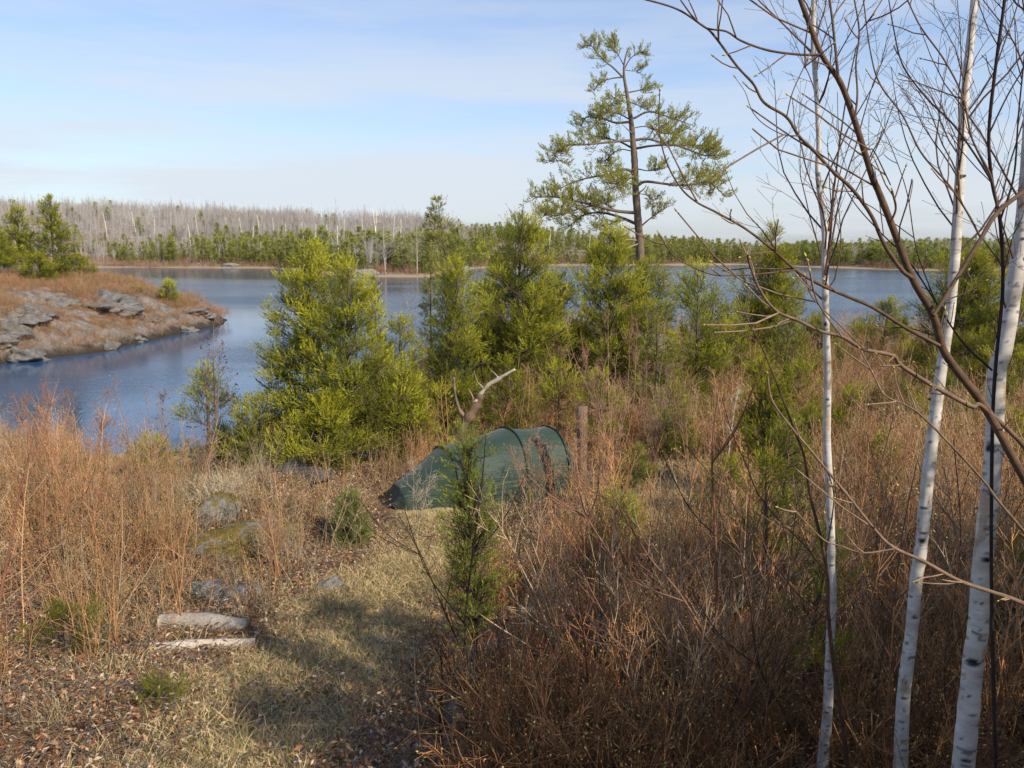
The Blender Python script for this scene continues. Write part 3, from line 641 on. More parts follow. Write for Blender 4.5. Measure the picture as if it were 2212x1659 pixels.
# snags: bare standing dead trunks
def snag_mesh(seed, H, nb=8, r0=.12, c=(.72, .69, .64), bl=1., sag=-.06, kid=2):
    r = np.random.default_rng(seed); tr = MB(); br = MB(); c = np.array(c)
    A = grow(np.zeros((1, 3)), np.array([[r.normal()*.05, r.normal()*.05, 1]]), np.array([H]), 8, .02, 0, r)
    tr.tubes(A, (r0*np.linspace(1, .25, 8))[None], 6, c, cap=True)
    i = np.zeros(nb, int); t = .25+.73*r.random(nb); p, tg = along(A, i, t)
    l = bl*(.4+.9*(1-t)); B = grow(p, side(tg, 1.1, r), l, 5, .12, sag, r); br.tubes(B, (.25*r0*np.linspace(1, .4, 5))[None].repeat(nb, 0), 4, c*.9)
    j = np.repeat(np.arange(nb), kid); t = .3+.6*r.random(len(j)); p, tg = along(B, j, t)
    C = grow(p, side(tg, .8, r), .35*l[j], 3, .1, sag, r); br.tubes(C, np.full((len(j), 3), .1*r0), 3, c*.85); return tr, br
snp = []
for k in range(5):
    tr, br = snag_mesh(500+k, 8, 5, .10, bl=1.3); e = empty('dead_birch', (0, 0, 0), cat='tree', label='x'); tr.obj('trunk', WOOD, e); br.obj('branches', WOOD, e); snp.append(e)
sps = [(135*.342, 60), (325*.342+0, 95)]
snx = [(245, 60, 9, 0), (308, 70, 8, 0), (345, 55, 8, 0), (423, 45, 7.5, 0), (440, 62, 8, 0), (500, 58, 8, 0), (534, 45, 10, 0), (553, 35, 9, 0), (572, 60, 9, 0), (602, 60, 8, 0), (625, 48, 8, 1), (664, 42, 9, 1), (686, 45, 8, 1), (722, 35, 8.5, 1), (737, 20, 9, 1), (747, 45, 9, 1), (790, 45, 9, 1), (815, 50, 11, 1), (822, 42, 12, 1), (870, 40, 9.5, 1), (852, 60, 9, 1), (1270, 40, 8, 2), (1186, 60, 8, 2), (1340, 70, 8, 2), (1810, 90, 7, 3), (1860, 100, 7, 3), (1905, 95, 7, 3), (1760, 120, 7, 3), (2000, 90, 7, 3)]
SL = ['tall white dead birch standing on the far left hillside', 'white dead birch rising above the green pines of the middle far shore', 'thin grey dead tree on the hill behind the tall pine', 'thin dark dead tree on the skyline behind the birches']
SG = ['dead birches on the far left hillside', 'dead birches above the middle far shore', 'dead trees on the hill behind the tall pine', 'dead trees on the right skyline']
for n, (px, d, H, q) in enumerate(snx):
    e = snp[n % 5] if n < 5 else copy_tree(snp[n % 5])
    Y = shore(px)+d; X = (px-1106)/F*Y; e.location = (X, Y, float(hfar(X, Y))-.1); s = H/8; e.scale = (1.9, 1.9, s); e.rotation_euler.z = n*1.3; tag(e, SL[q], 'tree', SG[q])
def single_snag(px, Y, base_z, top_py, label, seed, **kw):
    b = np.array([(px-1106)/F*Y, Y, base_z]); H = at(px, top_py, Y)[2]-base_z
    tr, br = snag_mesh(seed, H, **kw); e = empty('dead_tree', b, label=label, cat='tree'); tr.obj('trunk', WOOD, e); br.obj('branches', WOOD, e); return e
single_snag(835, 157, .3, 470, 'bleached dead spruce with drooping bare branches at the far shore edge', 511, nb=46, r0=.14, bl=4.2, sag=-.12, kid=4, c=(.42, .40, .36))
single_snag(903, 156, .3, 492, 'second grey dead spruce, narrower, right of the drooping one on the far shore', 512, nb=50, r0=.13, bl=3.0, sag=-.15, kid=4, c=(.40, .37, .33))
single_snag(570, 215, .5, 520, 'small forked white dead tree among the pines on the far shore', 513, nb=8, r0=.16, bl=2.5, sag=.05, c=(.5, .47, .43))
single_snag(893, 33, .2, 640, 'short lichen grey dead spruce behind the middle pines by the water', 514, nb=40, r0=.035, bl=.8, sag=-.05, kid=3, c=(.32, .29, .26))
# ================================================================== boulders
def boulder(name, loc, size, label, mat=ROCK, seed=0, rough=.25, group=None, rz=0, flat=0.):
    r = np.random.default_rng(seed); n = 44; m = 28
    th = np.linspace(0, 2*math.pi, n, endpoint=False); ph = np.linspace(0, math.pi, m)
    T, Ph = np.meshgrid(th, ph); d = np.stack([np.cos(T)*np.sin(Ph), np.sin(T)*np.sin(Ph), np.cos(Ph)], -1).reshape(-1, 3)
    rad = np.ones(len(d)); off = r.random(3)*50
    for _ in range(9):                                     # cut planes give broken facets
        pn = norm(r.normal(size=3)); cut = .62+.3*r.random(); q = d@pn
        rad = np.where(q > 0, np.minimum(rad, cut/np.maximum(q, 1e-3)), rad)
    nz = np.array([mnoise.fractal(Vector(tuple(v*1.6+off)), 1.0, 2.2, 5) for v in d]); rad = rad*(1+rough*nz)
    rad = rad*(1-.10*np.array([abs(mnoise.noise(Vector(tuple(v*5+off)))) for v in d])); V = d*rad[:, None]*np.array(size)/2; V[:, 2] = np.maximum(V[:, 2], -size[2]*.3)
    k = np.arange(n*m).reshape(m, n); a = k[:-1]; b = k[1:]
    F4 = np.stack([a, b, np.roll(b, -1, 1), np.roll(a, -1, 1)], -1).reshape(-1, 4)
    mb = MB(); mb.add(V, None, F4); o = mb.obj(name, mat, loc=loc); o.rotation_euler.z = rz; tag(o, label, 'rock', group); return o
def gb(px, py, sx, sz, label, seed, mat=ROCK, name='boulder', sy=None, sink=.25, **kw):
    g = ground(px, py); return boulder(name, (g[0], g[1], g[2]+sz*(.3-sink)), (sx, sy or sx*.8, sz), label, mat, seed, **kw)
gb(475, 1115, .85, .75, 'moss capped grey boulder beside the pale grass tuft left of the tent', 1, MROCK)
gb(520, 1170, 1.9, .5, 'broad low outcrop patched with yellow moss below the moss capped boulder', 2, MROCK, 'rock_outcrop', sy=1.9)
gb(450, 1282, .6, .36, 'grey lichen covered rock in the brush above the two logs', 3)
gb(530, 1296, .7, .35, 'darker flat rock right of the grey lichen rock', 4)
gb(712, 1268, .42, .24, 'small pale rock beside the path on fallen leaves', 5)
gb(825, 1395, .75, .12, 'flat grey rock sunk in the grassy path', 6, sy=.45, sink=.15)
gb(22, 862, 1.3, .7, 'grey boulder standing in the water at the left frame edge', 16, sink=.1)
gb(345, 945, 1.15, .6, 'rounded grey boulder at the edge of the near water', 7)
gb(640, 1030, 1.6, .6, 'dark shadowed rock ledge under the big pines', 8, SHADE_ROCK, 'rock_ledge', sy=1.2)
gb(780, 985, 1.8, .55, 'sunlit flat rock behind the thin pine trunk left of the tent', 9)
gb(1010, 1560, .5, .5, 'white lichen rock at the foot of the narrow near conifer', 10)
gb(1070, 1430, .6, .45, 'grey rock right of the narrow near conifer', 11)
gb(1330, 1290, 2.3, .45, 'long dark rock slab behind the bare shrubs at lower centre', 12, SHADE_ROCK, 'rock_slab', sy=.7)
gb(1400, 1370, 1.2, .4, 'grey blue slab in shade in front of the long dark slab', 13, SHADE_ROCK, 'rock_slab', sy=.6)
gb(1870, 1575, .35, .2, 'pale rock in deep shade between the left and middle birches', 14)
gb(1485, 1665, .35, .25, 'small grey rock at the bottom edge left of the slender birch', 15)
# rocks of the left point
rocks = [(55, 770, 3.0, 1.0), (20, 715, 2.6, 1.0), (15, 740, 2.0, .7), (230, 655, 7, 1.3), (265, 675, 4, .8), (235, 745, 1.6, .7), (410, 672, 3.5, .5), (440, 680, 2.4, .45), (70, 680, 4, .9), (400, 715, 2.2, .5), (130, 655, 3, .8), (300, 735, 1.5, .5), (330, 690, 1.6, .4)]
RL = ['round pale boulder at the waterline at the left edge', 'stacked grey ledge on the left point at the frame edge', 'brown ledge just under the stacked grey ledge', 'big fractured light grey slab on top of the left point', 'lower tilted slab below the big fractured slab', 'small boulder at the waterline below the fractured slab', 'flat grey rock shelf right of the small green bush', 'outermost flat rock at the tip of the left point', 'grey outcrop under the left pines', 'angular rock on the bank near the tip', 'low grey rock below the left pines beside the slab', 'little rock on the inner bank of the point', 'half buried rock in the red scrub of the point']
for i, (px, py, s, h) in enumerate(rocks): gb(px, py, s*.8, h*1.25, RL[i], 30+i, mat=PROCK, sy=s*.6, rough=.6, sink=.38, rz=i*.7)
for i, (px, py, s, h, l) in enumerate([(1075, 712, 2.2, .9, 'pale orange topped rock seen between the middle pines'), (1200, 750, 3, 1.0, 'grey rock face behind the pines above the tent'), (1385, 745, 2.6, .8, 'long sloping rock rib right of the tall pine foot'), (1450, 790, 1.8, .6, 'lower end of the sloping rock rib')]):
    p = onground(px, 27); boulder('rock_outcrop', (p[0], 27, p[2]+.1), (s, s*.8, h*1.3), l, ROCK, 60+i)
for i, (px, w, h, l) in enumerate([(505*1.0, 5, 1.6, 'pale round rock on the grassy far left shore'), (790, 6, 2.2, 'white boulder on the middle far shore'), (985, 8, 2.0, 'flat pink grey rock on the far shore behind the middle pines')]):
    Y = shore(px)+4; X = (px-1106)/F*Y; boulder('boulder', (X, Y, .5), (w, w*.6, h), l, ROCK, 70+i)
# ================================================================== TENT
def make_tent():
    zc = float(hnear(TC[0], TC[1]))
    e = empty('tent', (TC[0], TC[1], zc), TPHI, label='dark green three hoop tunnel tent pitched on dry grass', cat='tent')
    S = [-2.2, -2.05, -1.1, .30, 1.25, 2.1, 2.2]; Hh = [.05, .42, 1.04, 1.27, 1.20, .22, .05]; Wd = [.30, .46, .80, .88, .84, .42, .3]
    def zg(s, b):
        x = TC[0]+s*TA[0]-b*TA[1]; y = TC[1]+s*TA[1]+b*TA[0]; return float(hnear(x, y))-zc
    def section(s, h, w, th):
        c = np.cos(th); q = np.sin(th); b = w*np.sign(c)*np.abs(c)**.78; z = h*np.abs(q)**.85
        zb = np.array([zg(s, bb) for bb in b]); return np.stack([np.full_like(b, s), b, z+zb*np.clip(1-z/.5, 0, 1)], 1)
    th = np.linspace(0, math.pi, 33)
    def panel(i0, i1, name, flatten):
        rows = []
        for a, b in zip(range(i0, i1), range(i0+1, i1+1)):
            n = 14
            for k in range(n+(b == i1)):
                t = k/n; sg = flatten*math.sin(t*math.pi)
                s = S[a]+(S[b]-S[a])*t; h = Hh[a]+(Hh[b]-Hh[a])*t-sg; w = Wd[a]+(Wd[b]-Wd[a])*t-sg*.9
                P = section(s, h, w, th)
                P[:, 1] += .010*(fbm(P[:, 0]*3, P[:, 2]*9, 5)-.5)*2; rows.append(P)
        V = np.array(rows); m, n2 = V.shape[:2]; k = np.arange(m*n2).reshape(m, n2)
        mb = MB(); mb.add(V.reshape(-1, 3), None, np.stack([k[:-1, :-1], k[:-1, 1:], k[1:, 1:], k[1:, :-1]], -1).reshape(-1, 4))
        return mb.obj(name, TENT, e, smooth=True)
    panel(0, 2, 'end_panel', .03); b = panel(2, 4, 'canopy', .045); panel(4, 6, 'end_panel', .03)
    b['label'] = 'ribbed green middle canopy between the hoops'
    for i in (2, 3, 4):
        P = section(S[i], Hh[i]+.012, Wd[i]+.012, th); mb = MB(); mb.tubes(P[None], np.full((1, len(th)), .016), 6); h = mb.obj('pole_sleeve', SLEEVE, e, smooth=True)
        for sg in (0, 1):
            q = P[2] if sg else P[-3]; q2 = P[0] if sg else P[-1]
            mb = MB(); out = np.array([0, .02 if sg else -.02, 0]); mb.tubes(np.stack([q+out, (q+q2)/2+out, q2+out])[None], np.full((1, 3), .012), 4); mb.obj('strap', YEL, h)
    P = section(.12, 1.24, .875, np.array([math.pi*.905]))[0]; P2 = section(.18, 1.27, .88, np.array([math.pi*.905]))[0]; U_ = section(.12, 1.24, .875, np.array([math.pi*.898]))[0]; U2 = section(.18, 1.27, .88, np.array([math.pi*.898]))[0]
    mb = MB(); o_ = np.array([0, -.02 if P[1] < 0 else .02, .0]); mb.add(np.stack([P, P2, U2, U_])+o_, None, [[0, 1, 2, 3]]); mb.obj('label_patch', REDL, e)
    # vents in the canopy
    for s, w_ in ((.75, .1),):
        t = np.linspace(.62*math.pi/2*2, .80*math.pi, 6); A = section(s, 1.25, .875, math.pi-t+0); B = section(s+w_*1.6, 1.235, .868, math.pi-t)
    # guy lines + pegs
    for i, sg in ((2, -1), (3, -1), (4, -1), (3, 1)):
        P = section(S[i], Hh[i], Wd[i], np.array([math.pi*.72 if sg < 0 else math.pi*.28]))[0]; q = np.array([S[i]+.1, sg*-1*(-1)*(Wd[i]+.75), 0]); q[2] = zg(q[0], q[1])+.02
        if P[1]*q[1] < 0: P[1] = -P[1]
        mb = MB(); mb.tubes(np.stack([P, (P+q)/2, q])[None], np.full((1, 3), .002), 3, (.3, .3, .1)); mb.obj('guy_line', VENT, e)
    for x_, dd in ((-2.3, -.55), (2.2, .55)):
        P = np.array([x_, 0, .12]); q = np.array([x_+dd, 0, zg(x_+dd, 0)+.02]); mb = MB(); mb.tubes(np.stack([P, (P+q)/2, q])[None], np.full((1, 3), .0025), 3); mb.obj('guy_line', VENT, e)
make_tent()
# ================================================================== NEAR CONIFERS
tree(668, 18.6, 545, 'large bright green young pine at the left of the main clump beside the water', R=1.6, nwh=15, per=8, seed=1, cb=.03, tr=.06)
tree(752, 17.4, 585, 'bright green pine with visible thin trunk at the right of the main clump', R=1.5, nwh=14, per=7, seed=2, cb=.10, tr=.045)
tree(965, 19.6, 575, 'dense narrow dark green pine left of the spreading middle pine', R=1.15, nwh=20, per=6, seed=3, cb=.03, e0=.3, e1=.9, br=G_BR*.85, tr=.05)
tree(1112, 22.5, 438, 'spreading middle pine with a long bare leader and dark trunk', R=2.1, nwh=15, per=6, seed=4, cb=.2, leader=.13, e0=.3, e1=.9, tr=.075, br=G_BR*.92, prof=lambda q: np.minimum(1, q*3+.6)*(1-q)**.8)
tree(1310, 24, 505, 'broad olive pine in front of the tall pine foot', R=2.1, nwh=15, per=6, seed=5, cb=.06, e0=.3, tr=.07, prof=lambda q: np.minimum(1, q*3+.5)*(1-q)**.6)
tree(990, 31, 430, 'slender open topped pine rising behind the narrow pine', R=1.2, nwh=9, per=4, dens=.8, seed=6, cb=.3, leader=.1, e0=.3, e1=.7, tr=.05, br=G_BR*.8, gapp=.25)
tree(932, 35, 424, 'narrow club topped spruce standing tallest left of the middle', 'spruce_tree', R=.42, nwh=26, per=6, seed=7, cb=.3, e0=-.1, e1=.3, shoot=.12, nl=.03, w=.01, nn=12, br=np.array([.34, .33, .07]), prof=lambda q: np.where(q > .62, 1.0*np.clip((1-q)*6, .12, 1), .35+.9*(.62-q)))
tree(824, 32.5, 602, 'small pointed spruce peeking behind the right pine of the main clump', 'spruce_tree', R=.5, nwh=18, per=5, seed=8, e0=0, e1=.6, nl=.03, shoot=.1, w=.009, br=G_OL)
tree(1395, 28.6, 575, 'olive pine crown low behind the tall pine trunk', R=1.6, nwh=14, per=5, seed=9, cb=.12, br=G_OL, tr=.05)
tree(1500, 22, 580, 'open young pine with layered branches right of the rock rib', R=1.6, nwh=14, per=5, seed=10, cb=.1, e0=.25, e1=.8, tr=.05, gapp=.15)
tree(1648, 31, 478, 'bushy round pine with bare spiky top left of the slender birch', R=2.9, nwh=17, per=6, seed=11, cb=.12, leader=.06, e0=.35, e1=.9, br=G_BR*.8, tr=.08, prof=lambda q: np.minimum(1, q*3+.45)*(1-q)**1.1)
tree(2065, 27, 560, 'broad pine behind the middle birch at the right edge of the water', R=2.7, nwh=16, per=6, seed=12, cb=.08, br=G_BR*.75, tr=.07)
tree(1905, 33, 655, 'low spreading young pine on the shore between two birches', R=1.6, nwh=9, per=5, seed=13, cb=.05, br=G_BR*.8)
tree(1645, 15, 800, 'dark green sapling pine among the shrubs left of the slender birch', R=.6, nwh=14, per=5, seed=14, cb=.25, e0=.7, e1=1.2, nl=.045, br=G_BR*.7)
tree(452, 20, 800, 'thin low pine sapling at the near water edge behind the bare saplings', R=.95, nwh=9, per=5, seed=15, cb=.02, gapp=.2)
tree(570, 17.5, 880, 'low olive pine scrub at the foot of the main clump', R=1.2, nwh=7, per=6, seed=45, cb=.02, br=G_OL)
tree(875, 17.8, 800, 'small bright pine sapling between the clump and the tent', R=.8, nwh=12, per=5, seed=46, cb=.1)
tree(940, 18.5, 850, 'short yellow green pine sapling just behind the tent end', R=.35, nwh=10, per=4, seed=47, cb=.05)
tree(1210, 20.5, 800, 'short pine with low yellow green boughs behind the tent top', R=.75, nwh=8, per=4, seed=48, cb=.45, gapp=.25)
tree(1415, 21, 660, 'sparse grey green pine sapling right of the pink shrub', R=.7, nwh=12, per=4, seed=49, cb=.2, br=G_OL, gapp=.3)
tree(365, 59, 612, 'small round green bush alone on the crest of the left point', R=1.0, nwh=9, per=6, seed=16, shoot=.25, nl=.09, w=.015, nn=9, sub=.2, prof=lambda q: np.minimum(1, q*3+.5)*(1-q)**.5)
tree(295, 58, 632, 'tiny olive shrub left of the round green bush on the point', R=.5, nwh=7, per=5, seed=17, shoot=.2, nl=.08, w=.012, nn=8, sub=.2, br=G_OL)
tree(50, 62, 455, 'left pine of the pair on the point', R=2.1, nwh=15, per=5, seed=18, cb=.12, shoot=.3, nl=.12, w=.022, nn=9, sub=.22, br=G_BR*.75, tr=.1, gapp=.15)
tree(122, 60, 432, 'tallest pine of the left point with a pointed top', R=2.2, nwh=16, per=5, seed=19, cb=.08, shoot=.3, nl=.12, w=.022, nn=9, sub=.22, br=G_BR*.75, tr=.11, gapp=.1)
tree(-5, 57, 490, 'pine cut by the left frame edge', R=2.0, nwh=12, per=5, seed=20, cb=.05, shoot=.3, nl=.12, w=.022, nn=9, sub=.22, br=G_BR*.7, tr=.1)
tree(170, 63, 560, 'low bushy pine at the foot of the tallest left pine', R=1.6, nwh=8, per=5, seed=21, cb=.05, shoot=.3, nl=.12, w=.022, nn=9, sub=.22, br=G_BR*.7)
tree(85, 57, 560, 'low dark pine in front between the left pair', R=1.6, nwh=8, per=6, seed=22, cb=.05, shoot=.3, nl=.12, w=.022, nn=9, sub=.22, br=G_BR*.6)
tree(760, 12.6, 1072, 'tiny dense blue green spruce on the grass left of the tent', 'spruce_tree', R=.24, nwh=11, per=6, seed=23, e0=.1, e1=.9, shoot=.07, nl=.018, w=.003, nn=16, sub=.05, br=np.array([.28, .36, .09]), tr=.012, prof=lambda q: np.minimum(1, q*4+.7)*(1-q)**.6)
tree(1335, 11.5, 1095, 'pale green feathery sapling in the brush below the tent right end', R=.4, nwh=8, per=5, seed=24, cb=.1, br=G_OL*1.1, dk=G_OL*.4)
tree(345, 6.6, 1490, 'small light green pine seedling near the bottom left', br=G_OL*.6, gapp=.3, R=.12, nwh=7, per=4, seed=25, shoot=.08, nl=.03, w=.0025, nn=16, sub=.05, tr=.008)
tree(150, 8.2, 1330, 'grey green low conifer bush in the lower left brush', R=.45, nwh=7, per=4, seed=26, gapp=.35, br=G_OL*.55, nl=.035, w=.003, shoot=.1, sub=.07)
tree(1715, 5.6, 1180, 'bright green pine sapling in the lower right between shrubs and slender birch', R=.28, nwh=9, per=4, seed=27, cb=.05, e0=.4, e1=1.0, shoot=.12, nl=.045, w=.0022, nn=26, sub=.09, tr=.01)
tree(2205, 7, 1170, 'dark pine sapling cut by the right frame edge', R=.35, nwh=8, per=4, seed=28, cb=.1, shoot=.12, nl=.045, w=.0025, nn=18, sub=.09, br=G_BR*.6)
tree(1200, 25, 600, 'background pine filling the gap between the spreading pine and the broad olive pine', R=1.7, nwh=13, per=5, seed=81, cb=.1, br=G_BR*.8)
tree(1050, 25, 620, 'low pine behind the narrow pine and the spreading one', R=1.4, nwh=11, per=5, seed=82, cb=.08, br=G_BR*.75)
tree(1392, 24, 660, 'small green pine at the foot of the rock rib', R=1.0, nwh=10, per=5, seed=83, cb=.05, br=G_BR*.85)
tree(700, 16.6, 880, 'spreading low pine boughs beneath the main clump', R=1.3, nwh=7, per=6, seed=84, cb=.05, br=G_BR*.9)
tree(1760, 30, 690, 'low pine thicket tree left of the shore pine between the birches', R=1.3, nwh=9, per=5, seed=85, cb=.05, br=G_BR*.7)
tree(2175, 24, 650, 'pine partly hidden behind the thick rightmost birch', R=1.6, nwh=11, per=5, seed=86, cb=.05, br=G_BR*.7)
tree(1575, 24, 700, 'low pine between the open young pine and the bushy round pine', R=1.2, nwh=9, per=5, seed=87, cb=.05, br=G_BR*.75)
tree(860, 19, 700, 'half hidden pine filling the gap right of the main clump', R=1.0, nwh=11, per=5, seed=90, cb=.05, br=G_BR*.8)
tree(1090, 19.5, 790, 'short dark pine in the shade just behind the tent peak', R=1.0, nwh=8, per=5, seed=91, cb=.05, br=G_BR*.6)
tree(1290, 19, 820, 'short bright pine just behind the grey stump', R=.8, nwh=8, per=5, seed=92, cb=.05, br=G_BR*.85)
tree(1440, 18, 850, 'low olive pine among the pinkish shrubs', R=.8, nwh=8, per=5, seed=93, cb=.1, br=G_OL)
tree(1720, 20, 800, 'low green pine behind the slender birch', R=.9, nwh=8, per=5, seed=94, cb=.1, br=G_BR*.75)
tree(1860, 22, 850, 'small round olive pine between slender and middle birch', R=.9, nwh=7, per=5, seed=95, cb=.1, br=G_OL*.9)
tree(1960, 26, 760, 'upright small pine left of the broad right hand pine', R=.9, nwh=9, per=5, seed=96, cb=.1, br=G_BR*.7)
tree(1650, 9.5, 1010, 'loose pine sapling below the dark green one', R=.5, nwh=8, per=4, seed=97, cb=.15, gapp=.2, br=G_BR*.7)
tree(330, 19, 960, 'small pine seedling by the near boulder at the water', R=.5, nwh=7, per=4, seed=98, cb=.1)
bp_ = []
for k in range(4):
    wd, fo = conifer(H=1.7, R=.75, nwh=7, per=6, seed=1600+k, cb=.05, br=[G_BR*.75, G_OL*.8][k % 2]); e = empty('pine_sapling', (0, 0, 0), label='x', cat='tree'); wd.obj('trunk', WOOD, e); fo.obj('crown', LEAF, e); bp_.append(e)
for n, (px, Y, sz) in enumerate([(1460, 24, 1.1), (1530, 27, 1.3), (1610, 19, .9), (1690, 25, 1.3), (1745, 18, .7), (1800, 27, 1.2), (1830, 19, .8), (1940, 21, .9), (1985, 18, .7), (2020, 23, 1), (2100, 19, .8), (2140, 28, 1.3), (1560, 13.5, .7), (1690, 14, .8), (2170, 15, .9), (1370, 15.5, .6), (1900, 15, .6), (1460, 19.5, .8), (2200, 20, 1.0), (1760, 33, 1.2), (1850, 36, 1.2), (2080, 34, 1.4), (1660, 33, 1.0)]):
    e = bp_[n % 4] if n < 4 else copy_tree(bp_[n % 4]); e.location = tuple(onground(px, Y)); e.scale = (sz, sz, sz*(.8+.5*((n*3) % 5)/5)); e.rotation_euler.z = n*2.1
    tag(e, 'low bushy green pine dotted among the brown brush on the right', 'tree', 'low pines in the right hand brush')
# narrow near conifer in front of the tent
b = onground(1025, 6.3)
tree(1045, 6.3, 960, 'tall narrow upright conifer standing in front of the tent', base=(at(1030, 1500, 6.3)[0], 6.3, b[2]), name='young_pine', R=.20, nwh=26, per=5, seed=29, cb=.33, e0=.8, e1=1.1, shoot=.085, nl=.022, w=.0032, nn=18, dens=.85, sub=.06, tr=.015, leader=.02, br=np.array([.52, .53, .08]), dk=np.array([.18, .22, .04]), wood=(.10, .08, .06), prof=lambda q: np.where(q < .2, .6+2*q, 1.0)*np.where(q > .72, .62, 1), gapp=.12, rz=.4)
# ================================================================== TALL PINE (traced limbs)
def tall_pine():
    Y0 = 30.0; r = np.random.default_rng(900)
    C2 = lambda cx, cy, dy=0: at(1080+cx*.2929, 54+cy*.2929, Y0+dy)
    base = onground(1392, Y0)
    tp = [base-np.array([0, 0, .1])]+[C2(*q) for q in [(1040, 1800), (1030, 1600), (1015, 1400), (1000, 1200), (992, 1000), (980, 850), (966, 700), (945, 560), (930, 470), (916, 385), (915, 300), (930, 220), (945, 170)]]
    rad = [.17, .16, .145, .135, .128, .118, .105, .09, .075, .06, .05, .035, .025, .015]
    e = empty('tall_pine', tuple(base), label='tall old pine with flat spreading limbs rising above the lake', cat='tree'); B0 = base
    P, rr = catmull(tp, rad, 6); mb = MB(); mb.tubes((P-B0)[None], (rr*(1+.12*r.normal(size=len(rr))*.4))[None], 10, np.array([.16, .125, .10])); mb.obj('trunk', WOOD, e, smooth=True)
    LB = [([(905, 385), (830, 310), (770, 265), (690, 170), (650, 130)], .045, 0), ([(905, 385), (820, 395), (730, 430), (690, 500)], .035, 0), ([(915, 330), (960, 250), (1030, 200), (1070, 210)], .03, 0), ([(915, 300), (860, 200), (800, 120)], .025, .4), ([(915, 330), (990, 340), (1050, 330)], .02, 0),
          ([(930, 500), (1030, 480), (1140, 440)], .035, 0), ([(930, 520), (870, 520), (820, 590)], .035, -.4), ([(940, 560), (1010, 590), (1120, 640)], .03, -.3),
          ([(960, 715), (850, 720), (760, 690), (640, 680), (600, 740)], .06, 0), ([(965, 700), (860, 650), (740, 650)], .04, .8), ([(985, 690), (1100, 640), (1250, 680), (1420, 740)], .05, 0), ([(980, 760), (1080, 750), (1200, 800), (1300, 800)], .03, .8),
          ([(965, 850), (850, 860), (650, 880), (450, 900), (395, 1010)], .07, -.5), ([(970, 905), (880, 860), (760, 830), (600, 800)], .05, .5), ([(985, 850), (1090, 840), (1250, 880), (1450, 890), (1610, 880)], .065, 0), ([(1005, 910), (1130, 890), (1300, 890), (1500, 960), (1590, 960)], .06, -.7), ([(975, 930), (880, 920), (790, 990), (770, 1040)], .03, .4),
          ([(980, 1085), (920, 1065), (800, 1100), (600, 1140), (430, 1210)], .07, 0), ([(1010, 1060), (1100, 1075), (1210, 1060)], .035, -.4), ([(985, 1090), (900, 1130), (850, 1190)], .03, -.9),
          ([(1020, 1180), (1080, 1155), (1250, 1175), (1400, 1180), (1540, 1160), (1670, 1270)], .07, 0), ([(1010, 1240), (1090, 1260), (1150, 1320)], .025, .3), ([(1250, 1175), (1350, 1150), (1480, 1120), (1620, 1120)], .03, .6),
          ([(1000, 1385), (850, 1370), (700, 1330), (590, 1305), (420, 1270), (260, 1270)], .09, -.3), ([(1000, 1465), (880, 1415), (750, 1385), (620, 1400), (500, 1490)], .08, .5), ([(700, 1330), (600, 1350), (450, 1400), (330, 1400)], .05, -.8), ([(850, 1370), (780, 1320), (700, 1290)], .04, .8), ([(1045, 1480), (1130, 1410), (1240, 1340)], .04, 0), ([(940, 1440), (860, 1450), (720, 1500)], .03, -.5)]
    fo = MB(); SP = []; SD = []; CC = []
    for k, (pts, r0, dy) in enumerate(LB):
        n = len(pts); W = [C2(x, y, dy*3*(i/(n-1))) for i, (x, y) in enumerate(pts)]
        P, rr = catmull(W, np.linspace(r0*.8, r0*.25, n), 5); mb = MB(); mb.tubes((P-B0)[None], rr[None], 6, np.array([.15, .12, .10]))
        Ln = np.linalg.norm(np.diff(P, axis=0), axis=1).sum()
        m = int(Ln*18); Pp = np.repeat(P[None], 1, 0); t = .34+.66*r.random(m)**.75; t = np.where(r.random(m) < .75, .34+.66*np.round((t-.34)/.66*4)/4+r.normal(size=m)*.035, t); t = np.clip(t, .2, 1); p, tg = along(Pp, np.zeros(m, int), t)
        l = (.20+.50*r.random(m))*(.6+.6*(1-abs(t-.6)))*min(1, .35+Ln/4); D = norm(side(tg, .9+.3*r.random(m), r, .45)+np.array([0, 0, .25])); S = grow(p, D, l, 5, .25, .06, r)
        mb.tubes(S-B0, (.010+.008*l)[:, None]*np.linspace(1, .35, 5)[None], 3, np.array([.17, .13, .10])); mb.obj('limb', WOOD, e)
        c3 = np.maximum(2, (l/.036).astype(int)); j = np.repeat(np.arange(m), c3); tt = .25+.75*r.random(len(j)); sp, st = along(S, j, tt)
        sp = sp+r.normal(size=sp.shape)*.03
        sd = norm(side(st, .6, r)+np.array([0, 0, .75])); SP.append(sp); SD.append(sd)
        f = np.clip(.35+.5*r.random(len(j))+.2*r.random(), 0, 1)[:, None]; CC.append(np.array([.15, .18, .045])*(1-f)+np.array([.45, .42, .08])*f)
    SP = np.concatenate(SP)-B0; SD = np.concatenate(SD); CC = np.concatenate(CC); M = len(SP)
    fo.needles(SP, SD, .10+.07*r.random(M), 12, .045, .012, CC, ang=.8, seed=5); fo.obj('crown', LEAF, e)
    mb = MB()
    for pts in ([(1030, 1590), (930, 1585), (880, 1625)], [(1030, 1610), (980, 1630), (930, 1650)], [(1000, 1500), (930, 1510), (890, 1535)], [(975, 800), (940, 770), (900, 730)], [(1010, 1250), (1060, 1210), (1080, 1180)]):
        P, rr = catmull([C2(*q, -.3*i) for i, q in enumerate(pts)], np.linspace(.03, .01, len(pts)), 5); mb.tubes((P-B0)[None], rr[None], 5, np.array([.3, .27, .24]))
    mb.obj('dead_branches', WOOD, e)
tall_pine()
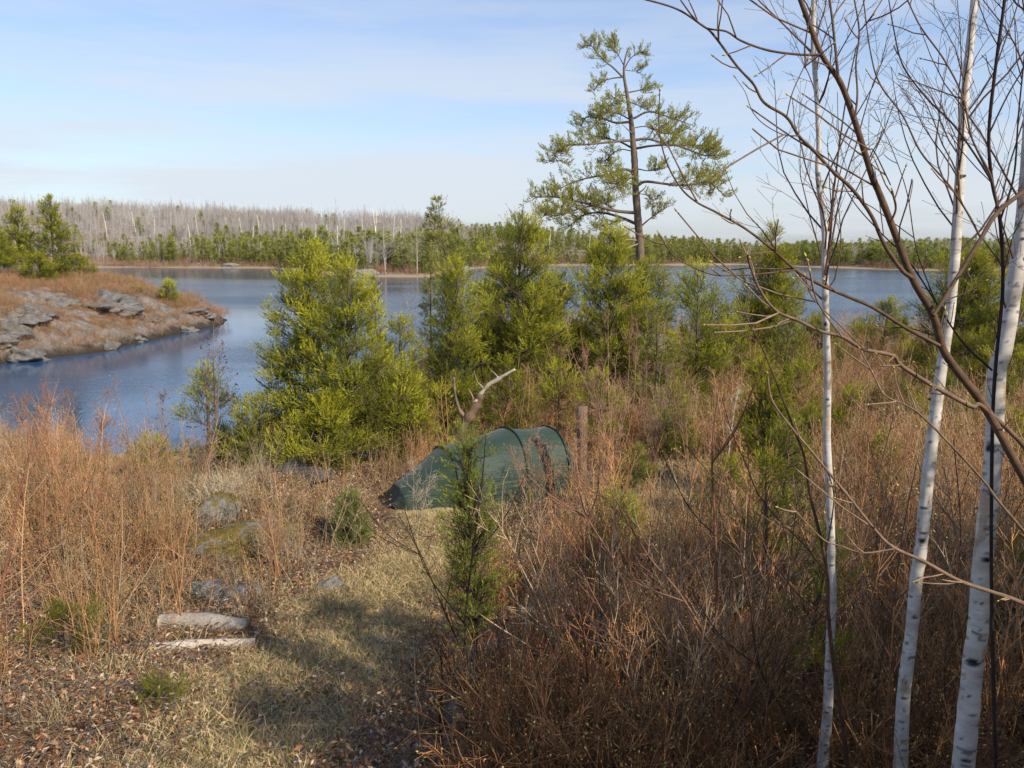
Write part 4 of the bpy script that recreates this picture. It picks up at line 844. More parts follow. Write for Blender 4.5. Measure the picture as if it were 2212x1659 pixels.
# ================================================================== BIRCHES (traced)
def birch(tr, Y, label, scars, seed, top_extra, dY=0., twr=1.0):
    """tr: (px, py, width px) from top to bottom; Y distance"""
    r = np.random.default_rng(seed)
    pts = []; rad = []
    for (px, py, w) in tr[::-1]:
        p = at(px, py, Y+dY*(1-py/1659)); pts.append(p); dep = depth(p); rad.append(w/2*dep/F*.86)
    d0 = pts[0]-pts[1]; g = float(hnear(pts[0][0], pts[0][1])); k = (pts[0][2]-g+.05)/max(-d0[2], .05); pts.insert(0, pts[0]+d0*k); rad.insert(0, rad[0]*1.25)
    up = pts[-1]-pts[-2]; up = up/np.linalg.norm(up); pts.append(pts[-1]+up*top_extra); rad.append(rad[-1]*.3)
    P, rr = catmull(pts, rad, 24)
    seg = np.linalg.norm(np.diff(P, axis=0), axis=1); s = np.concatenate([[0], np.cumsum(seg)]); n = int(s[-1]/.012); sq = np.linspace(0, s[-1], n)
    P = np.stack([np.interp(sq, s, P[:, c]) for c in range(3)], 1); rr = np.interp(sq, s, rr); rr = rr*(1+.05*(fbm(sq*14, sq*0, seed)-.5)*2)
    B0 = pts[0].copy(); e = empty('birch_tree', tuple(B0), label=label, cat='tree')
    mb = MB(); mb.tubes((P-B0)[None], rr[None], 20, np.array([.70, .655, .58]))
    V = mb.v[0]; C = mb.c[0].copy().reshape(n, 20, 3); VV = V.reshape(n, 20, 3)+B0
    nz = fbm(sq[:, None]*30, np.arange(20)[None]*.35, seed+2); C *= (.74+.42*nz)[..., None]; len_ = fbm(sq[:, None]*95, np.arange(20)[None]*.22+seed, seed+6, 2); C = np.where((len_ > .77)[..., None], C*.35, C); peel = fbm(sq[:, None]*5, np.arange(20)[None]*.25, seed+9); C = np.where((peel > .68)[..., None], C*np.array([.78, .62, .50]), C)
    for _ in range(16): qq = r.random()*sq[-1]; scars = list(scars)+[('s', qq, r.integers(0, 20))]
    dark = np.array([.02, .018, .018])
    for (px, py, w, h) in [q_ for q_ in scars if q_[0] != 's']:
        w = w*1.15; h = h*1.35
        c = at(px, py, Y+dY*(1-py/1659)); i = int(np.argmin(np.linalg.norm(P-c, axis=1))); dd = VV-P[i]; sz = w/2*Y/F; hz = h/2*Y/F
        cd = norm(c-np.array([0, 0, CAMZ])); toc = norm(P[i]-np.array([0, 0, CAMZ])); fc = P[i]-toc*rr[i]+(c-P[i])-((c-P[i])@toc)*toc
        q = VV-fc; lat = q-(q[..., 2:3])*np.array([0, 0, 1]); dl = np.linalg.norm(lat, axis=-1)/sz; dz = (q[..., 2]+.35*hz*np.minimum(dl, 2)**2)/hz
        m = sstep(1.15, .7, np.sqrt(dl**2+dz**2)+.5*(nz-.5)); C = C*(1-m[..., None])+dark*m[..., None]
    for q_ in [q_ for q_ in scars if q_[0] == 's']:
        ai = np.abs((np.arange(20)-q_[2]+10) % 20-10)[None]/2.6; m = sstep(1.1, .6, np.hypot(ai, (sq[:, None]-q_[1]-.004*ai**2)/.007)); C = C*(1-m[..., None]*.85)+dark*m[..., None]*.85
    tw = sstep(.012, .006, rr)[:, None, None]; C = C*(1-tw)+np.array([.16, .10, .08])*tw
    mb.c[0] = C.reshape(-1, 3)
    for _ in range(22):
        i = int(r.integers(5, n-30)); a0 = r.random()*6.28; w_ = .003+.007*r.random(); nq = 6; cu = []
        for q in range(nq):
            aa = a0+q*.16; off = 1.02+.05*q+.02*q*q*r.random(); dv = np.array([math.cos(aa), math.sin(aa), 0]); c_ = P[i]-B0+dv*rr[i]*off; cu += [c_+np.array([0, 0, w_]), c_-np.array([0, 0, w_*(1-q/nq)])]
        mb.add(np.array(cu), None, [[2*q, 2*q+1, 2*q+3, 2*q+2] for q in range(nq-1)], np.array([.52, .40, .30])*(.4+.7*r.random()))
    mb.obj('trunk', BIRCH, e, smooth=True)
    # twiggy crown, upward
    crown = MB(); m = int(34*twr); t = .50+.48*r.random(m); p, tg = along(P[None], np.zeros(m, int), t)
    ln = (.4+.8*r.random(m))*(1.15-t)*1.6+.1; A = grow(p, side(tg, .45+.3*r.random(m), r), ln, 8, .11, .06, r); A -= B0
    cb = np.array([.12, .075, .065])
    crown.tubes(A, (.0028+.0028*ln)[:, None]*np.linspace(1, .3, 8)[None], 4, cb*(.8+.6*r.random((m, 1))))
    i = np.repeat(np.arange(m), 6); t = .15+.83*r.random(len(i)); p, tg = along(A, i, t); l2 = (.12+.35*ln[i]*(1-t))*(.5+r.random(len(i)))
    Bq = grow(p, side(tg, .6, r), l2, 5, .09, .04, r); crown.tubes(Bq, (.0012+.0015*l2)[:, None]*np.linspace(1, .5, 5)[None], 3, cb*1.2)
    j = np.repeat(np.arange(len(i)), 3); t = .2+.8*r.random(len(j)); p, tg = along(Bq, j, t); l3 = .04+.09*r.random(len(j)); Cq = grow(p, side(tg, .6, r), l3, 3, .08, .03, r)
    crown.tubes(Cq, np.full((len(j), 3), .0010), 3, cb*1.3)
    bp = np.concatenate([Cq[:, -1], Bq[:, -1]]); bd = norm(np.concatenate([Cq[:, -1]-Cq[:, -2], Bq[:, -1]-Bq[:, -2]])); crown.blobs(bp, bd, .007, .002, np.array([.16, .11, .07]))
    crown.obj('crown', WOOD, e)
    return e, P, rr, B0
birch([(1755, -150, 10), (1757, 0, 12), (1757, 102, 12), (1764, 205, 12), (1769, 308, 13), (1767, 376, 14), (1781, 496, 15), (1782, 583, 16), (1784, 686, 17), (1788, 822, 18), (1786, 947, 19), (1793, 1083, 20), (1796, 1220, 20), (1798, 1288, 20), (1791, 1434, 21), (1788, 1536, 24), (1776, 1652, 28)], 4.3,
      'slender leftmost birch with a white trunk and black knots', [(1788, 863, 9, 5), (1783, 980, 11, 3), (1795, 1050, 8, 5), (1794, 1138, 8, 4), (1783, 700, 9, 5), (1766, 402, 9, 3), (1766, 330, 8, 6), (1786, 1540, 10, 4), (1796, 1222, 9, 4), (1784, 1610, 10, 4)], 11, 1.2)
birch([(2112, -150, 17), (2105, 0, 18), (2095, 103, 20), (2085, 205, 21), (2076, 342, 22), (2068, 478, 24), (2061, 583, 24), (2051, 686, 23), (2030, 822, 28), (2010, 981, 30), (1999, 1083, 30), (1989, 1186, 30), (1979, 1254, 30), (1969, 1365, 30), (1952, 1502, 32), (1945, 1652, 34)], 3.9,
      'middle birch leaning right with a white trunk lit on its right side', [(2010, 956, 8, 4), (1992, 1168, 20, 6), (1996, 1152, 14, 3), (2076, 300, 24, 9), (2062, 590, 14, 4), (1976, 1333, 12, 6), (1958, 1387, 8, 6), (1953, 1507, 14, 5), (1972, 1232, 6, 4), (2080, 380, 16, 5), (1996, 1098, 18, 3)], 12, 1.6, dY=.35)
birch([(2228, 200, 30), (2221, 350, 34), (2208, 500, 36), (2191, 617, 38), (2168, 754, 40), (2153, 810, 41), (2146, 981, 42), (2129, 1152, 44), (2119, 1254, 45), (2112, 1365, 47), (2102, 1434, 48), (2081, 1652, 52)], 3.3,
      'thick rightmost birch with a broad white trunk and large black eye scars', [(2138, 968, 24, 16), (2134, 1209, 24, 10), (2102, 1432, 32, 13), (2120, 1305, 10, 4), (2148, 1115, 9, 6), (2094, 1505, 14, 6), (2086, 1642, 24, 9), (2115, 1250, 5, 11)], 13, 1.5, dY=.3, twr=.7)
LATE = []
# ---- traced near shrubs: dark boughs crossing the upper right
def bough(e, B0, lines, tone=(.13, .085, .06), seed=0, twig=1.0, budc=(.42, .36, .10)):
    r = np.random.default_rng(seed)
    for (pts, w0, w1, Y0, Y1) in lines:
        n = len(pts); W = [at(x, y, Y0+(Y1-Y0)*i/(n-1)) for i, (x, y) in enumerate(pts)]
        ww = np.linspace(w0, w1, n); rad = [w/2*depth(p)/F*.95 for w, p in zip(ww, W)]
        P, rr = catmull(W, rad, 10); rr = rr*(1+.10*(fbm(np.arange(len(rr))*.5, np.zeros(len(rr)), seed)-.5)*2)
        mb = MB(); t_ = np.array(tone)*(.8+.4*fbm(np.arange(len(rr))*.3, np.zeros(len(rr)), seed+3))[:, None]; mb.tubes((P-B0)[None], rr[None], 8, t_[None])
        Ln = np.linalg.norm(np.diff(P, axis=0), axis=1).sum(); m = max(2, int(Ln*9*twig)); t = .08+.9*r.random(m); p, tg = along(P[None], np.zeros(m, int), t)
        l = .03+.07*r.random(m)+.28*(r.random(m) < .25)*r.random(m); A = grow(p, side(tg, .7, r), l, 4, .12, .08, r)
        mb.tubes(A-B0, (.0016+.002*l)[:, None]*np.linspace(1, .8, 4)[None], 5, np.array(tone)*1.5)
        bp = np.concatenate([A[:, -1], P[-1:]])-B0; bd = norm(np.concatenate([A[:, -1]-A[:, -2], P[-1:]-P[-2:-1]]))
        mb.blobs(bp, bd, .014*(.7+.6*r.random(len(bp))), .0030, np.array(budc)*(.6+.7*r.random((len(bp), 1))))
        mb.obj('branch', WOOD, e, smooth=False); seed += 1
def bush_root(px, py, Y, label, name='bare_shrub'):
    p = at(px, py, Y); g = float(hnear(p[0], p[1])); e = empty(name, (p[0], p[1], g), label=label, cat='shrub'); return e, np.array([p[0], p[1], g])
for k_, (px_, Y_, tp__, lb_) in enumerate([(1248, 13.6, 850, 'pinkish bare shrub growing in front of the stump'), (1165, 13.2, 930, 'low reddish bare shrub in front of the tent right half'), (1310, 14.5, 800, 'tan bare shrub just right of the stump')]): LATE.append((px_, Y_, tp__, lb_, k_))
e, B0 = bush_root(2330, 1250, 2.1, 'near dark alder whose thick bough slants up left across the birches')
bough(e, B0, [([(2420, 1500), (2300, 1180), (2212, 1032), (2129, 882), (2071, 805), (2037, 754), (2016, 682), (1969, 597), (1924, 480), (1897, 412), (1883, 378), (1846, 260), (1815, 178), (1774, 116), (1729, 0), (1700, -80)], 22, 11, 2.1, 1.9),
    ([(2030, 747), (1960, 710), (1887, 665), (1825, 638), (1770, 614), (1719, 583), (1670, 540), (1610, 494), (1550, 460), (1504, 436), (1470, 405), (1440, 350), (1424, 280), (1425, 200)], 9, 2.5, 1.98, 1.8),
    ([(1719, 583), (1650, 591), (1582, 595), (1535, 592), (1470, 563), (1445, 540), (1425, 508)], 4, 2.5, 1.9, 1.8),
    ([(1970, 600), (1948, 583), (1910, 528), (1883, 467), (1842, 410), (1798, 369), (1760, 328), (1726, 294), (1699, 253), (1651, 222), (1627, 181), (1593, 144), (1541, 75), (1517, 55), (1456, 17), (1350, -12)], 10, 4, 1.98, 1.85),
    ([(1774, 118), (1729, 118), (1661, 109), (1603, 89), (1569, 68), (1528, 61), (1500, 40), (1470, 0)], 6, 3.5, 1.9, 1.85),
    ([(1811, 170), (1805, 110), (1798, 44), (1788, -30)], 7, 5, 1.92, 1.95), ([(1846, 260), (1852, 205), (1849, 137), (1856, 68), (1844, -10)], 5, 3.5, 1.92, 2.0),
    ([(1856, 68), (1872, 50), (1884, 35)], 3, 4, 1.95, 1.93), ([(1699, 253), (1712, 200), (1741, 135)], 3, 2, 1.87, 1.85), ([(1726, 294), (1690, 290), (1650, 268), (1625, 240), (1610, 200), (1590, 170)], 3, 1.2, 1.87, 1.8),
    ([(2016, 682), (2061, 610), (2119, 515), (2157, 457), (2230, 400)], 9, 11, 1.98, 2.1), ([(2119, 515), (2090, 460), (2050, 400), (1990, 330), (1950, 250), (1900, 180), (1880, 110), (1865, 0)], 5, 3, 2.1, 2.3),
    ([(2157, 457), (2140, 380), (2100, 300), (2080, 210), (2040, 130), (1990, 60), (1960, 0)], 5, 3, 2.1, 2.4), ([(1924, 480), (1935, 450), (1927, 412)], 5, 5, 1.95, 1.93), ([(1924, 400), (1890, 330), (1878, 323), (1862, 328)], 3, 3, 1.94, 1.93)], seed=31)
e, B0 = bush_root(2360, 1350, 2.0, 'near grey brown alder with a long low bough ending in fat pale buds')
bough(e, B0, [([(2400, 1250), (2250, 1010), (2129, 884), (2100, 878), (2058, 857), (2003, 826), (1945, 788), (1928, 768), (1866, 754), (1818, 727), (1774, 716), (1723, 692), (1678, 672), (1644, 631), (1620, 573), (1615, 552)], 12, 5, 2.1, 1.75),
    ([(1818, 727), (1790, 690), (1765, 650), (1755, 615), (1750, 590)], 3.5, 4, 1.85, 1.8), ([(1945, 788), (1930, 790), (1905, 790)], 3, 5, 1.9, 1.88), ([(1866, 754), (1818, 706), (1757, 645), (1740, 600)], 3, 3, 1.88, 1.84),
    ([(2212, 1148), (2157, 1083), (2116, 1029), (2010, 916), (1962, 878), (1911, 854), (1887, 810), (1859, 757)], 7, 3, 1.8, 1.85)], tone=(.20, .14, .105), seed=51)
e, B0 = bush_root(2400, 1500, 1.9, 'near alder with a single pale bough sweeping from the right edge over the birch trunks')
bough(e, B0, [([(2420, 1400), (2212, 1304), (2140, 1278), (2071, 1254), (1996, 1213), (1931, 1183), (1893, 1148), (1825, 1063), (1746, 967), (1709, 923), (1668, 865), (1658, 810)], 11, 3.5, 1.8, 1.9),
    ([(1931, 1186), (1866, 1194), (1815, 1179), (1784, 1169), (1753, 1141), (1709, 1094)], 4, 3, 1.84, 1.86), ([(1825, 1063), (1812, 1055), (1800, 1050)], 4, 4, 1.87, 1.86)], tone=(.23, .16, .12), seed=71)
e, B0 = bush_root(2150, 1300, 3.1, 'dark slim sapling stem standing against the rightmost birch')
bough(e, B0, [([(2152, 1700), (2142, 1300), (2143, 960), (2150, 800), (2166, 620), (2160, 478), (2143, 393), (2136, 290), (2150, 150), (2170, 0), (2180, -100)], 8, 7, 3.1, 3.0), ([(2143, 393), (2110, 340), (2060, 270), (2000, 210), (1950, 140), (1930, 60), (1920, 0)], 5, 2.5, 3.0, 3.2), ([(2160, 478), (2190, 380), (2200, 250), (2215, 100)], 5, 3, 3., 3.),
    ([(2143, 800), (2080, 740), (2020, 650), (1960, 560), (1900, 500), (1840, 430), (1790, 330)], 5, 2, 3.1, 3.3), ([(2136, 290), (2180, 200), (2230, 120)], 4, 3, 3, 3), ([(2020, 650), (1980, 540), (1960, 420), (1930, 330), (1890, 240)], 3, 1.5, 3.2, 3.4)], tone=(.045, .03, .03), seed=91)
e, B0 = bush_root(1820, 1652, 4.0, 'dark reddish sapling curving beside the slender birch trunk')
bough(e, B0, [([(1830, 1660), (1820, 1560), (1800, 1430), (1790, 1330), (1787, 1240), (1770, 1150), (1750, 1070), (1738, 990), (1720, 940), (1690, 860), (1650, 760), (1620, 700), (1590, 640)], 11, 2, 4.0, 3.9), ([(1784, 1190), (1797, 1120), (1800, 1060), (1780, 1000)], 4, 2, 4, 3.9), ([(1787, 1240), (1740, 1180), (1690, 1130), (1640, 1070), (1610, 1000), (1580, 930), (1560, 860)], 4, 2, 4, 4.1), ([(1790, 1340), (1730, 1290), (1680, 1230), (1640, 1180)], 3.5, 2, 4, 4.1),
    ([(1790, 500), (1800, 420), (1815, 300), (1830, 200), (1850, 100)], 5, 3, 4.1, 4.1), ([(1782, 590), (1795, 500), (1800, 400)], 5, 4, 4.1, 4.1)], tone=(.12, .065, .045), seed=111)
# mid shrubs at the lower centre
r3 = np.random.default_rng(77)
MS = [([(1548, 1659), (1545, 1540), (1540, 1420), (1548, 1300), (1545, 1150), (1538, 1000), (1545, 900), (1560, 800)], 11, 5.0, 'reddish brown sapling with an upright forked stem left of the slender birch'),
      ([(1440, 1659), (1410, 1540), (1400, 1430), (1370, 1330), (1330, 1220), (1270, 1120), (1250, 1060)], 8, 5.2, 'leaning bare shrub stem reaching up left toward the tent'),
      ([(1500, 1659), (1440, 1500), (1350, 1400), (1240, 1320), (1150, 1280)], 8, 5.0, 'pinkish bare shrub fanning low to the left over the dark slab'),
      ([(1620, 1659), (1590, 1500), (1480, 1300), (1400, 1200), (1330, 1080), (1290, 1000)], 8, 4.8, 'long arching bare shrub between the slab and the slender birch'),
      ([(1380, 1659), (1330, 1550), (1270, 1470), (1180, 1400), (1130, 1350)], 8, 4.9, 'low red twigged shrub at the bottom centre'),
      ([(1720, 1659), (1700, 1550), (1640, 1440), (1620, 1300), (1600, 1200), (1590, 1100), (1480, 960)], 9, 4.6, 'tall dark bare shrub just left of the bright sapling'),
      ([(1010, 1659), (1005, 1500), (1005, 1350), (1020, 1200), (1040, 1050), (1050, 940)], 7, 6.0, 'black straight stem in front of the narrow conifer'),
      ([(960, 1659), (950, 1560), (955, 1480), (952, 1400)], 7, 5.7, 'short broken dark stem left of the narrow conifer'),
      ([(1005, 1420), (960, 1320), (910, 1200), (860, 1110)], 5, 6.0, 'thin dark twig leaning left over the path from the narrow conifer'),
      ([(1880, 1659), (1900, 1450), (1930, 1300), (1950, 1150), (1980, 1000)], 5, 4.8, 'thin bare shrub between the slender and the middle birch'),
      ([(2060, 1659), (2040, 1450), (2060, 1300), (2075, 1150), (2060, 950)], 5, 4.9, 'thin bare shrub between the middle and the rightmost birch'),
      ([(1270, 1659), (1290, 1500), (1280, 1400), (1285, 1250), (1310, 1130)], 5, 5.4, 'slim upright orange brown stem at the bottom centre')]
TN = [(.24, .12, .075), (.25, .14, .10), (.28, .16, .13), (.22, .13, .09), (.30, .10, .07), (.11, .065, .045), (.045, .032, .025), (.05, .035, .025), (.07, .045, .03), (.16, .10, .06), (.16, .10, .06), (.28, .15, .08)]
for k, (pts, w, Y, lb) in enumerate(MS):
    e, B0 = bush_root(pts[0][0], pts[0][1], Y, lb, 'bare_shrub'); lines = [([(pts[0][0]+15, 1750)]*(pts[0][1] > 1600)+pts, w, 2.2, Y, Y)]
    nb = 5 if len(pts) > 5 else 3
    if k in (7,): nb = 0
    for q in range(nb):
        i = 1+int(r3.integers(0, max(1, len(pts)-2))); p = np.array(pts[i], float); dv = np.array(pts[i+1] if i+1 < len(pts) else pts[i], float)-np.array(pts[i-1], float); dv /= np.linalg.norm(dv); sgn = 1 if q % 2 else -1
        Lp = 130+150*r3.random(); dv2 = np.array([dv[0]*math.cos(.6*sgn)-dv[1]*math.sin(.6*sgn), dv[0]*math.sin(.6*sgn)+dv[1]*math.cos(.6*sgn)])
        mid = p+dv2*Lp*.5+r3.normal(size=2)*8; end = mid+(dv2*.7+np.array([0, -.4]))*Lp*.55
        lines.append(([tuple(p), tuple(mid), tuple(end)], w*.45, 1.8, Y, Y+r3.normal()*.5))
    bough(e, B0, lines, tone=TN[k], seed=130+k*20, twig=.9)
# orange near stem at the left frame edge
e, B0 = bush_root(-40, 1500, 3.2, 'orange stemmed sapling cut by the left frame edge')
bough(e, B0, [([(-60, 1600), (-20, 1400), (0, 1290), (18, 1200), (40, 1080), (60, 1000), (75, 930)], 11, 2, 3.2, 3.2), ([(15, 1210), (90, 1190), (160, 1150), (250, 1100)], 2.5, 1.2, 3.2, 3.1), ([(5, 1250), (80, 1160), (150, 1090), (260, 1040), (330, 1000)], 2.5, 1.2, 3.2, 3.4)], tone=(.27, .13, .08), seed=400, twig=.6)
# ---- free standing bare saplings & shrubs with a look of their own
def bare_sapling(px, Y, top_py, label, seed, tone=(.22, .17, .15), r0=.022, spread=.55, leafs=0, leafc=(.10, .05, .05), nst=1, cat='tree', name='bare_sapling', kids=16, **kw):
    b = onground(px, Y); H = at(px, top_py, Y)[2]-b[2]; r = np.random.default_rng(seed); e = empty(name, tuple(b), label=label, cat=cat)
    tr = MB(); cr = MB(); tone = np.array(tone)
    D = np.concatenate([r.normal(size=(nst, 2))*.16, np.ones((nst, 1))], 1); A = grow(np.concatenate([r.normal(size=(nst, 2))*.05, np.full((nst, 1), -.05)], 1), D, H*(.8+.2*r.random(nst)), 9, .05, .02, r)
    tr.tubes(A, (r0*np.linspace(1, .15, 9))[None].repeat(nst, 0), 6, tone); tr.obj('trunk', WOOD, e)
    i = np.repeat(np.arange(nst), kids); t = .25+.73*r.random(len(i)); p, tg = along(A, i, t); l = H*spread*(.25+.75*(1-t))*(.5+.5*r.random(len(i)))
    B = grow(p, side(tg, .7, r), l, 6, .12, .09, r); cr.tubes(B, (.003+.006*l)[:, None]*np.linspace(1, .3, 6)[None], 4, tone*1.05)
    j = np.repeat(np.arange(len(i)), 6); t = .2+.8*r.random(len(j)); p, tg = along(B, j, t); l2 = .08+.4*l[j]*(1-t)*r.random(len(j))+.08*r.random(len(j)); C = grow(p, side(tg, .7, r), l2, 4, .12, .05, r); cr.tubes(C, (.0022+.003*l2)[:, None]*np.linspace(1, .6, 4)[None], 3, tone*1.15)
    q = np.repeat(np.arange(len(j)), 2); t = .3+.7*r.random(len(q)); p, tg = along(C, q, t); Dd = grow(p, side(tg, .7, r), .04+.09*r.random(len(q)), 3, .1, .03, r); cr.tubes(Dd, np.full((len(q), 3), .0018), 3, tone*1.2)
    ends = np.concatenate([Dd[:, -1], C[:, -1]]); ed = norm(np.concatenate([Dd[:, -1]-Dd[:, -2], C[:, -1]-C[:, -2]])); k = r.random(len(ends)) < .6; cr.blobs(ends[k], ed[k], .018, .005, tone*1.5)
    if leafs: ii = r.integers(0, len(ends), leafs); cr.flakes(ends[ii], .032, np.array(leafc)*(.6+.8*r.random((leafs, 1))), seed, 2.)
    cr.obj('crown', WOOD, e); return e
bare_sapling(455, 17.5, 690, 'tall bare sapling holding a few dark dead leaves over the water', 601, leafs=160, r0=.028, spread=.33, nst=2, kids=14)
bare_sapling(345, 17.5, 790, 'thin grey bare sapling against the water left of the leafy one', 602, r0=.02, spread=.3, leafs=40)
bare_sapling(540, 19, 790, 'bare twiggy sapling in front of the main pine clump', 603, leafs=60, spread=.35, tone=(.2, .13, .11))
bare_sapling(1330, 17.5, 640, 'tall pinkish bare shrub right of the tent', 604, tone=(.32, .19, .15), nst=5, spread=.25, r0=.016, kids=10)
bare_sapling(1400, 16.5, 720, 'tan bare shrub beside the pinkish one', 605, tone=(.28, .19, .14), nst=5, spread=.22, r0=.014, kids=10)
bare_sapling(1260, 19, 720, 'reddish bare shrub behind the stump', 606, tone=(.27, .14, .10), nst=4, spread=.22, r0=.014, kids=9)
bare_sapling(890, 19.5, 730, 'red barked bare sapling beside the tent end', 607, tone=(.30, .13, .09), nst=3, spread=.18, r0=.016, kids=8)
bare_sapling(1580, 16.5, 830, 'small young birch with a thin white trunk in the brush', 608, tone=(.5, .46, .42), nst=1, spread=.2, r0=.022, kids=8, name='birch_sapling')
bare_sapling(900, 12.9, 980, 'pale spindly shrub in front of the tent left end', 609, tone=(.38, .33, .27), nst=4, spread=.4, r0=.007, kids=5, name='bare_shrub', cat='shrub')
bare_sapling(430, 14.5, 950, 'arching grey shrub by the pale grass tuft', 610, tone=(.24, .19, .15), nst=3, spread=.5, r0=.014, kids=9, name='bare_shrub', cat='shrub')
bare_sapling(200, 16, 830, 'bushy bare shrub in front of the left water', 611, tone=(.28, .17, .12), nst=6, spread=.3, r0=.012, kids=9, name='bare_shrub', cat='shrub')
bare_sapling(90, 14.5, 800, 'tall reddish bare shrub near the left frame edge', 612, tone=(.28, .14, .10), nst=5, spread=.25, r0=.012, kids=9, name='bare_shrub', cat='shrub')
bare_sapling(600, 11.3, 1120, 'dense tan shrub clump beside the path above the logs', 613, tone=(.36, .24, .17), nst=9, spread=.35, r0=.008, kids=7, name='bare_shrub', cat='shrub')
bare_sapling(1480, 17, 760, 'loose bare shrub left of the small white birch', 614, tone=(.24, .16, .10), nst=4, spread=.25, r0=.012, kids=9, name='bare_shrub', cat='shrub')
bare_sapling(1900, 17, 760, 'brown bare shrub between the slender and middle birches far behind', 615, tone=(.20, .11, .08), nst=5, spread=.25, r0=.012, kids=9, name='bare_shrub', cat='shrub')
def whip(seed, nst, H, tone, lean):
    r = np.random.default_rng(seed); e = empty('whip_shrub', (0, 0, 0), label='x', cat='shrub'); tone = np.array(tone)
    for q in range(nst):
        az = r.random()*6.28; D = np.array([[math.cos(az)*lean, math.sin(az)*lean, 1.]]); h = H*(.65+.4*r.random())
        A = grow(np.array([[r.normal()*.07, r.normal()*.07, -.05]]), D, [h], 12, .045, .035, r); mb = MB(); t0 = tone*(.7+.7*r.random())
        mb.tubes(A, (.0105*h/H*np.linspace(1, .25, 12))[None], 6, t0*(.75+.5*r.random((12, 1)))[None])
        m = 8; t = .2+.75*r.random(m); p, tg = along(A, np.zeros(m, int), t); l = h*(.12+.40*(1-t))*(.6+.6*r.random(m)); B = grow(p, side(tg, .55, r), l, 7, .06, .07, r)
        mb.tubes(B, (.003+.0035*l)[:, None]*np.linspace(1, .4, 7)[None], 5, t0*1.1)
        j = np.repeat(np.arange(m), 4); t = .2+.8*r.random(len(j)); p, tg = along(B, j, t); l2 = .05+.14*r.random(len(j)); C = grow(p, side(tg, .6, r), l2, 4, .08, .05, r); mb.tubes(C, np.full((len(j), 4), .0017), 4, t0*1.25)
        bp = np.concatenate([C[:, -1], B[:, -1], A[:, -1]]); bd = norm(np.concatenate([C[:, -1]-C[:, -2], B[:, -1]-B[:, -2], A[:, -1]-A[:, -2]])); mb.blobs(bp, bd, .016, .0035, np.array([.55, .45, .15])*(.5+.8*r.random((len(bp), 1))))
        mb.obj('stem', WOOD, e)
    return e
wps = [whip(1500+k, 3+k % 3, 1.7+.2*(k % 3), [(.46, .23, .12), (.40, .29, .20), (.19, .11, .07), (.54, .27, .13)][k % 4], .22+.1*(k % 3)) for k in range(8)]
WP = [(1205, 6.4), (1240, 7.0), (1300, 5.8), (1350, 4.9), (1400, 6.6), (1450, 5.6), (1500, 7.4), (1560, 6.2), (1610, 5.2), (1660, 6.8), (1700, 5.9), (1750, 7.6), (1830, 5.5), (1880, 6.6), (1930, 5.9), (2040, 6.4), (2090, 7.5), (2170, 6.2), (1160, 8.2), (1290, 8.8), (1380, 9.0), (1470, 9.6), (1580, 9.2), (1690, 9.8), (1850, 9.4), (1960, 9.8), (1330, 11.5), (1640, 12.5), (1790, 13), (2020, 12.5), (1220, 10.8), (1330, 13), (1180, 9.6), (1420, 4.6), (1540, 4.7), (1480, 12), (1260, 5.0), (1270, 6.4), (1320, 7.4), (1375, 5.4), (1430, 7.6), (1530, 5.6), (1590, 7.2), (1640, 4.8), (1860, 4.9), (1905, 7.4), (2000, 5.3), (2120, 5.2), (2150, 8.6), (2060, 9.4), (1740, 10.5), (1570, 10.6), (1260, 9.8)]
for n, (px, Y) in enumerate(WP):
    e = wps[n % 8] if n < 8 else copy_tree(wps[n % 8]); p = onground(px, Y); e.location = tuple(p); e.rotation_euler.z = n*1.9; sc_ = .8+.4*((n*7) % 10)/10; e.scale = (sc_, sc_, sc_)
    near = Y < 7.7; tag(e, 'leafless shrub of long arching whips in the near tangle at the lower right' if near else 'leafless whip shrub farther back in the brush right of the narrow conifer', 'shrub', 'near whip shrubs' if near else 'whip shrubs farther back')
for (a, b_, c_, d_, k_) in LATE: bare_sapling(a, b_, c_, d_, 640+k_, tone=(.38, .23, .15), nst=5, spread=.28, r0=.009, kids=8, name='bare_shrub', cat='shrub')
# ================================================================== logs, stump, driftwood, markers
def log(pts, rads, label, name='log', tone=(.42, .38, .34), seed=0, cat='log', sides=12):
    r = np.random.default_rng(seed); P, rr = catmull(pts, rads, 8); n = len(P); rr = rr*(1+.1*(fbm(np.arange(n)*.5, np.zeros(n), seed)-.5)*2)
    c = P[0].copy(); mb = MB(); mb.tubes((P-c)[None], rr[None], sides, (np.array(tone)*(.75+.5*fbm(np.arange(n)*.7, np.zeros(n), seed+1))[:, None])[None], cap=True)
    for V in mb.v[:1]: V += np.array([fbm(V[:, 0]*9, V[:, 2]*40, seed+5), fbm(V[:, 0]*9, V[:, 2]*40, seed+6), fbm(V[:, 0]*9, V[:, 1]*40, seed+7)]).T*.02-.01
    o = mb.obj(name, WOOD, loc=tuple(c)); tag(o, label, cat); return o
g1 = ground(350, 1368); g2 = ground(530, 1373); z = np.array([0, 0, .07])
log([g1+z*2.0, (g1+g2)/2+z*2.2, g2+z*1.8], [.10, .12, .085], 'thick grey weathered log, upper of the two beside the path', seed=1, tone=(.36, .33, .30))
g3 = ground(325, 1420); g4 = ground(552, 1408); log([g3+z*1.7, (g3+g4)/2+z*1.8, g4+z*1.6], [.05, .06, .055], 'thin bleached log, lower of the two beside the path', seed=2, tone=(.5, .45, .41))
g5 = ground(230, 1400); g6 = ground(80, 1392); log([g6+z*.6, g5+z*.6], [.05, .06], 'dark fallen log hidden in the lower left brush', seed=3, tone=(.2, .18, .16))
